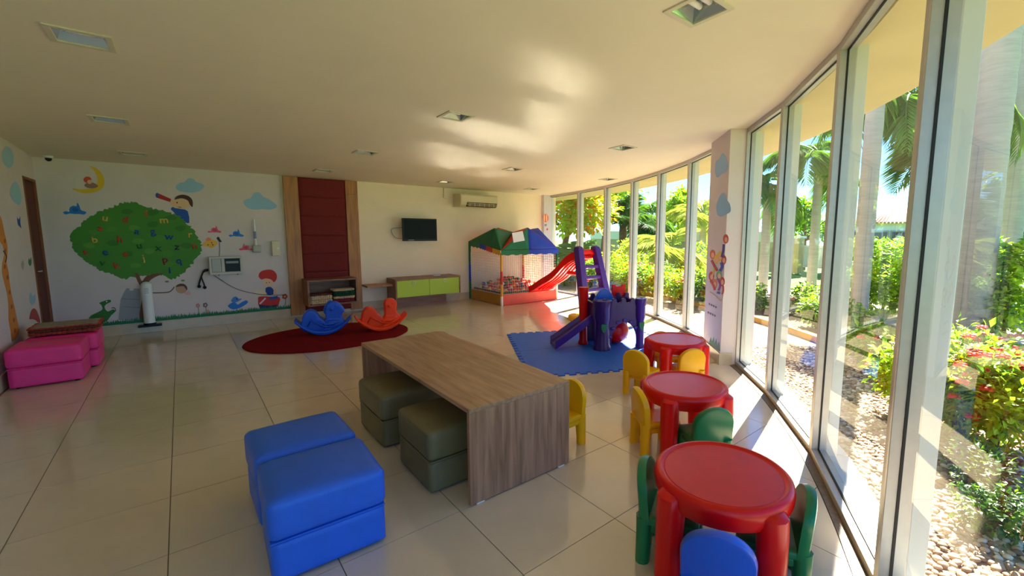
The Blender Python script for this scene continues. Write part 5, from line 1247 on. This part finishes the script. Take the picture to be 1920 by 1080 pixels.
# trees beyond the far windows
tree('almond_tree', 'broad leaved tree with yellow green and orange leaves outside the corner windows', pd(1052, 14.8, GZ), 1.7, ((0.6, 0.2, 3.0), (2.5, 2.3, 1.9)), [(L_yel, 6), (L_lime, 3), (L_org, 2)], 5200, 0.26, 3, (0.5, 0.2), 0.14, asp=0.55)
tree('leafy_tree', 'bright green leafy tree behind the yellow leaved tree', pd(1130, 20, GZ), 2.0, ((0, 0, 3.4), (2.6, 2.4, 2.0)), [(L_lime, 5), (L_yel, 3), (L_mid, 2)], 4200, 0.26, 8, (0.2, 0), 0.14)
palm('screw_palm', 'dark green palm with upright spiky crown beyond the far windows', pd(1168, 17.5, GZ), 1.9, 0.16, 1.7, 26, L_dark, 5, 0.55, elev=(-10, 80), trunk_m=M_bark, wd=0.4)
palm('fan_palm', 'green palm with arching fronds beside the dark spiky one', pd(1222, 20, GZ), 2.3, 0.13, 1.9, 14, L_palm, 6, 0.9)
palm('young_palm', 'young palm with pale feathery fronds low behind the garden bed', pd(1262, 13.2, GZ), 1.1, 0.10, 1.75, 16, L_palmy, 7, 1.0, elev=(-15, 70))
palm('feather_palm', 'tall green palm just left of the white pillar', pd(1318, 17, GZ), 2.2, 0.13, 1.7, 16, L_palmy, 9, 0.9)
palm('small_palm', 'small pale palm in front of the yellow leaved tree', pd(1082, 13.6, GZ), 0.7, 0.08, 1.5, 14, L_palm, 11, 0.9, elev=(0, 75))
tree('garden_tree', 'green tree rising behind the palms by the pillar', pd(1280, 25, GZ), 1.8, ((0, 0, 2.6), (3.2, 2.6, 1.3)), [(L_mid, 5), (L_lime, 3), (L_yel, 1)], 4200, 0.3, 12, (0.3, 0), 0.16)
# low shrubs in the bed: position by bearing and distance
cols = [([(L_lime, 5), (L_yel, 2)], F_yel), ([(L_mid, 5), (L_lime, 3)], F_pink), ([(L_lime, 4), (L_mid, 3)], None), ([(L_yel, 3), (L_lime, 4)], F_pink), ([(L_dark, 2), (L_mid, 4)], None)]
bed = [(1058, 13.0, .7, .55, 'dark shrub low under the corner window tree', 4), (1108, 12.6, .8, .6, 'round green shrub behind the ball pit window', 2), (1148, 12.0, 1.0, .7, 'lime shrub behind the purple ladder', 0), (1172, 11.6, .75, .55, 'yellow flowering shrub outside beside the ladder', 0), (1205, 11.2, .9, .6, 'pink flowering shrub outside the castle window', 1),
       (1240, 10.8, .85, .55, 'leafy green shrub between two mullions left of the pillar', 2), (1282, 10.4, .8, .55, 'yellowish shrub nearest the white pillar', 3), (1322, 10.0, .8, .5, 'pink dotted shrub half hidden by the white pillar', 1), (1185, 14.5, 1.3, .9, 'tall lime shrub at the back of the bed', 0), (1235, 14.8, 1.25, .9, 'tall yellow green shrub at the back of the bed', 3), (1292, 14.2, 1.2, .9, 'tall mid green shrub at the back of the bed', 2)]
for i, (px_, ds, h_, r_, lb, ci) in enumerate(bed):
    mts, flw = cols[ci]; shrub('garden_shrub', lb, pd(px_, ds, GZ + 0.02), h_, r_, mts, 900 if h_ < 1 else 1200, 0.12, 40 + i, flw, 10 if flw else 0, 0.06)
# low boundary wall with white coping behind the garden
def outer_wall(p, q, h_, label, name='boundary_wall'):
    rt = empty(name, p); tag(rt, label, 'wall'); d = (q - p); n_ = Vector((-d.y, d.x, 0)).normalized() * 0.1
    t = MB(); t.extrude([-n_, d - n_, d + n_, n_], (0, 0, h_)); t.build('wall_body', mat('beige_render', (176, 160, 120), 0.85, var=0.08), rt)
    t = MB(); t.extrude([-n_ * 1.5 + Vector((0, 0, h_)), d - n_ * 1.5 + Vector((0, 0, h_)), d + n_ * 1.5 + Vector((0, 0, h_)), n_ * 1.5 + Vector((0, 0, h_))], (0, 0, 0.42)); t.build('coping_band', mat('white_render', (214, 210, 200), 0.8), rt)
    return rt
outer_wall(pd(1110, 24, GZ), pd(1460, 20, GZ), 1.25, 'low beige garden wall with a broad white coping band')
# middle distance seen through the near windows
palm('queen_palm', 'palm with long drooping fronds behind the first panes right of the pillar', pd(1436, 13.5, GZ), 2.9, 0.12, 1.7, 15, L_palm, 14, 1.15)
palm('drooping_palm', 'large palm with hanging feathery fronds seen through the middle panes', pd(1748, 10.3, GZ), 4.02, 0.12, 1.75, 17, L_palm, 15, 1.35, elev=(-35, 60), bend=tuple((pd(1690, 10.3) - pd(1748, 10.3))[:2]))
palm('feathery_palm', 'palm with loose fronds against the sky between two mullions', pd(1528, 14, GZ), 3.7, 0.12, 1.9, 15, L_palm, 16, 1.2)
palm('royal_palm', 'thick pale royal palm trunk standing close outside the glass', pd(1838, 9.0, GZ), 11.5, 0.2, 2.2, 10, L_palm, 17, 1.0, 'royal palms', shaft=True)
palm('royal_palm', 'slimmer royal palm trunk behind the thick one', pd(1896, 13.0, GZ), 12.0, 0.17, 2.2, 10, L_palm, 18, 1.0, 'royal palms', shaft=True, bend=(0.3, 0.2))
palm('royal_palm', 'pale royal palm trunk seen just right of a window mullion', pd(1622, 8.0, GZ), 11.5, 0.112, 2.2, 10, L_palm, 19, 1.0, 'royal palms', shaft=True)
palm('hanging_palm', 'palm whose fronds hang beside the thick royal trunk', pd(1778, 11.5, GZ), 4.3, 0.13, 1.9, 15, L_palm, 20, 1.3, elev=(-35, 55))
tree('far_tree', 'rounded green tree beyond the hedge at the end of the garden', pd(1510, 24, GZ), 1.4, ((0, 0, 2.0), (2.4, 2.0, 1.2)), [(L_mid, 5), (L_lime, 3)], 2600, 0.26, 30, r=0.12)
tree('shade_tree', 'dark green tree at the far side behind the royal palms', pd(1905, 16, GZ), 1.8, ((0, 0, 2.9), (2.2, 2.2, 1.5)), [(L_mid, 5), (L_dark, 3)], 3000, 0.24, 31, r=0.14)
# hedge, several clipped bushes in a row
hg = [(1588, 11.5), (1628, 11.2), (1668, 11.0), (1708, 10.8), (1752, 10.6), (1800, 10.2), (1852, 9.8), (1905, 9.4)]
for i, (px_, ds) in enumerate(hg):
    rg_ = random.Random(60 + i); rt = empty('hedge_bush', pd(px_, ds + (0.42 if i % 2 == 0 else -0.3), GZ)); tag(rt, 'clipped bush in the bright green hedge at the end of the garden', 'hedge', 'hedge bushes in a row')
    blobs = [(Vector((rg_.uniform(-.14, .14), rg_.uniform(-.14, .14), z)), 0.26) for z in (0.25, 0.5, 0.75, 1.0, 1.25, 1.3, 0.9, 0.6, 0.35)]
    leaves('foliage', L_lime, rt, blob_gen(rg_, blobs, 0.4), 900, 0.13, rg_, 0.5); leaves('foliage', L_mid, rt, blob_gen(rg_, blobs, 0.3), 700, 0.13, rg_, 0.5)
    t = MB(); t.tube([(0, 0, -0.1), (0, 0, 0.9)], [0.03, 0.02], 6); t.build('stem', M_bark, rt)
# flowering shrubs close to the glass
fl_sh = [(1765, 4.8, .62, .5, 'red flowering shrub nearest the mullion outside the glass', 24), (1842, 4.6, .66, .55, 'large red flowering shrub beside the pebbles', 34), (1915, 4.5, .66, .55, 'red flowering shrub at the pebble bed below the royal palm', 30), (1800, 6.0, .6, .55, 'yellow green shrub with few red flowers behind the front ones', 14), (1880, 6.0, .62, .55, 'red flowering shrub in the second row of the bed', 18), (1668, 6.2, .55, .4, 'small red flowering shrub seen through the middle pane', 12), (1610, 7.2, .6, .4, 'leafy shrub at the end of the pebble strip', 0), (1545, 8.4, .5, .4, 'round shrub outside between the near mullions', 0), (1512, 9.6, .55, .45, 'shrub with pink flowers beside the garden path', 8), (1430, 9.8, .5, .45, 'shrub with pale pink flowers outside the pillar', 10)]
for i, (px_, ds, h_, r_, lb, nf) in enumerate(fl_sh):
    big = ds < 6; shrub('flowering_shrub' if nf else 'leafy_shrub', lb, pd(px_, ds, GZ + 0.02), h_, r_, [(L_lime, 5), (L_yel, 3), (L_mid, 3)] if big else [(L_mid, 5), (L_lime, 4)], 2300 if big else 800, 0.075 if big else 0.1, 80 + i, (F_red if big or i == 5 else F_pink) if nf else None, nf, 0.055, asp=0.5)
for i, (px_, ds, lb) in enumerate(((1905, 3.75, 'low dark green ground cover at the edge of the pebbles'), (1918, 3.2, 'small patch of green ground cover among the pebbles'))):
    shrub('ground_cover', lb, pd(px_, ds, GZ), 0.22, 0.3, [(L_dark, 4), (L_mid, 2)], 700, 0.05, 100 + i, None, 0, group='ground cover')
# gate columns and white fence at the end of the path
fe = empty('garden_fence', pd(1500, 22, GZ)); tag(fe, 'white metal bar fence between beige gate columns beyond the lawn', 'fence')
e_ = pd(1500, 22, 0); f_ = pd(1560, 21, 0); dv = f_ - e_; nb_ = 26
for k in range(nb_):
    p = dv * (k / (nb_ - 1)); t = MB(); t.box(p.x - 0.02, p.x + 0.02, p.y - 0.02, p.y + 0.02, 0.15, 1.1); t.build('bar', M_white, fe)
for z in (0.2, 1.0):
    t = MB(); t.tube([Vector((0, 0, z)), dv + Vector((0, 0, z))], 0.03, 6); t.build('rail', M_white, fe)
for k, px_ in enumerate((1492, 1566)):
    t = MB(); q_ = pd(px_, 21.5, GZ); rt = empty('gate_column', q_); tag(rt, 'square beige gate column %s the white bar fence' % ('left of' if k == 0 else 'right of'), 'column')
    t = MB(); t.box(-0.28, 0.28, -0.28, 0.28, -0.1, 1.4); t.build('shaft', mat('beige_render', (176, 160, 120), 0.85), rt); t = MB(); t.box(-0.34, 0.34, -0.34, 0.34, 1.4, 1.5); t.build('cap', mat('white_render', (214, 210, 200), 0.8), rt)
# house with tiled roof
hs = empty('house', pd(1690, 34, GZ)); tag(hs, 'white house with a terracotta tiled roof beyond the hedge', 'house')
dx = (pd(1790, 34, 0) - pd(1590, 34, 0)); L_ = dx.length; hs.rotation_euler = (0, 0, math.atan2(dx.y, dx.x))
t = MB(); t.box(-L_ / 2, L_ / 2, -4, 4, -0.1, 2.2); t.build('walls', mat('house_white', (220, 222, 226), 0.8), hs)
t = MB(); t.add([(-L_ / 2 - .4, -4.4, 2.2), (L_ / 2 + .4, -4.4, 2.2), (L_ / 2 + .4, 4.4, 2.2), (-L_ / 2 - .4, 4.4, 2.2), (-L_ / 2 + 2, 0, 3.3), (L_ / 2 - 2, 0, 3.3)], [(0, 1, 5, 4), (1, 2, 5), (2, 3, 4, 5), (3, 0, 4), (0, 3, 2, 1)]); rf = t.build('roof', mat('terracotta', (196, 140, 110), 0.85, var=0.2, scale=10), hs)
for k in range(30):
    x = -L_ / 2 + 0.1 + (L_ - 0.2) * k / 29; yt = -0.0; xe = max(-L_ / 2 + 2.1, min(L_ / 2 - 2.1, x)); fr_ = 1 - abs(x - xe) / 2.5
    t = MB(); t.tube([(x, -4.42, 2.22), (x + (xe - x) * fr_ * 0.9, -4.42 + 4.3 * fr_, 2.22 + 1.06 * fr_)], 0.07, 5); t.build('tile_row', MATS['terracotta'], rf)
for k in range(5):
    x = -L_ / 2 + L_ * (k + 0.5) / 5; t = MB(); t.box(x - 0.5, x + 0.5, -4.05, -3.99, 0.7, 1.8); w__ = t.build('window', mat('house_frame', (150, 150, 150), 0.5), hs)
    t = MB(); t.box(x - 0.42, x + 0.42, -4.07, -4.052, 0.78, 1.72); t.build('pane', mat('house_pane', (60, 74, 90), 0.1), w__)
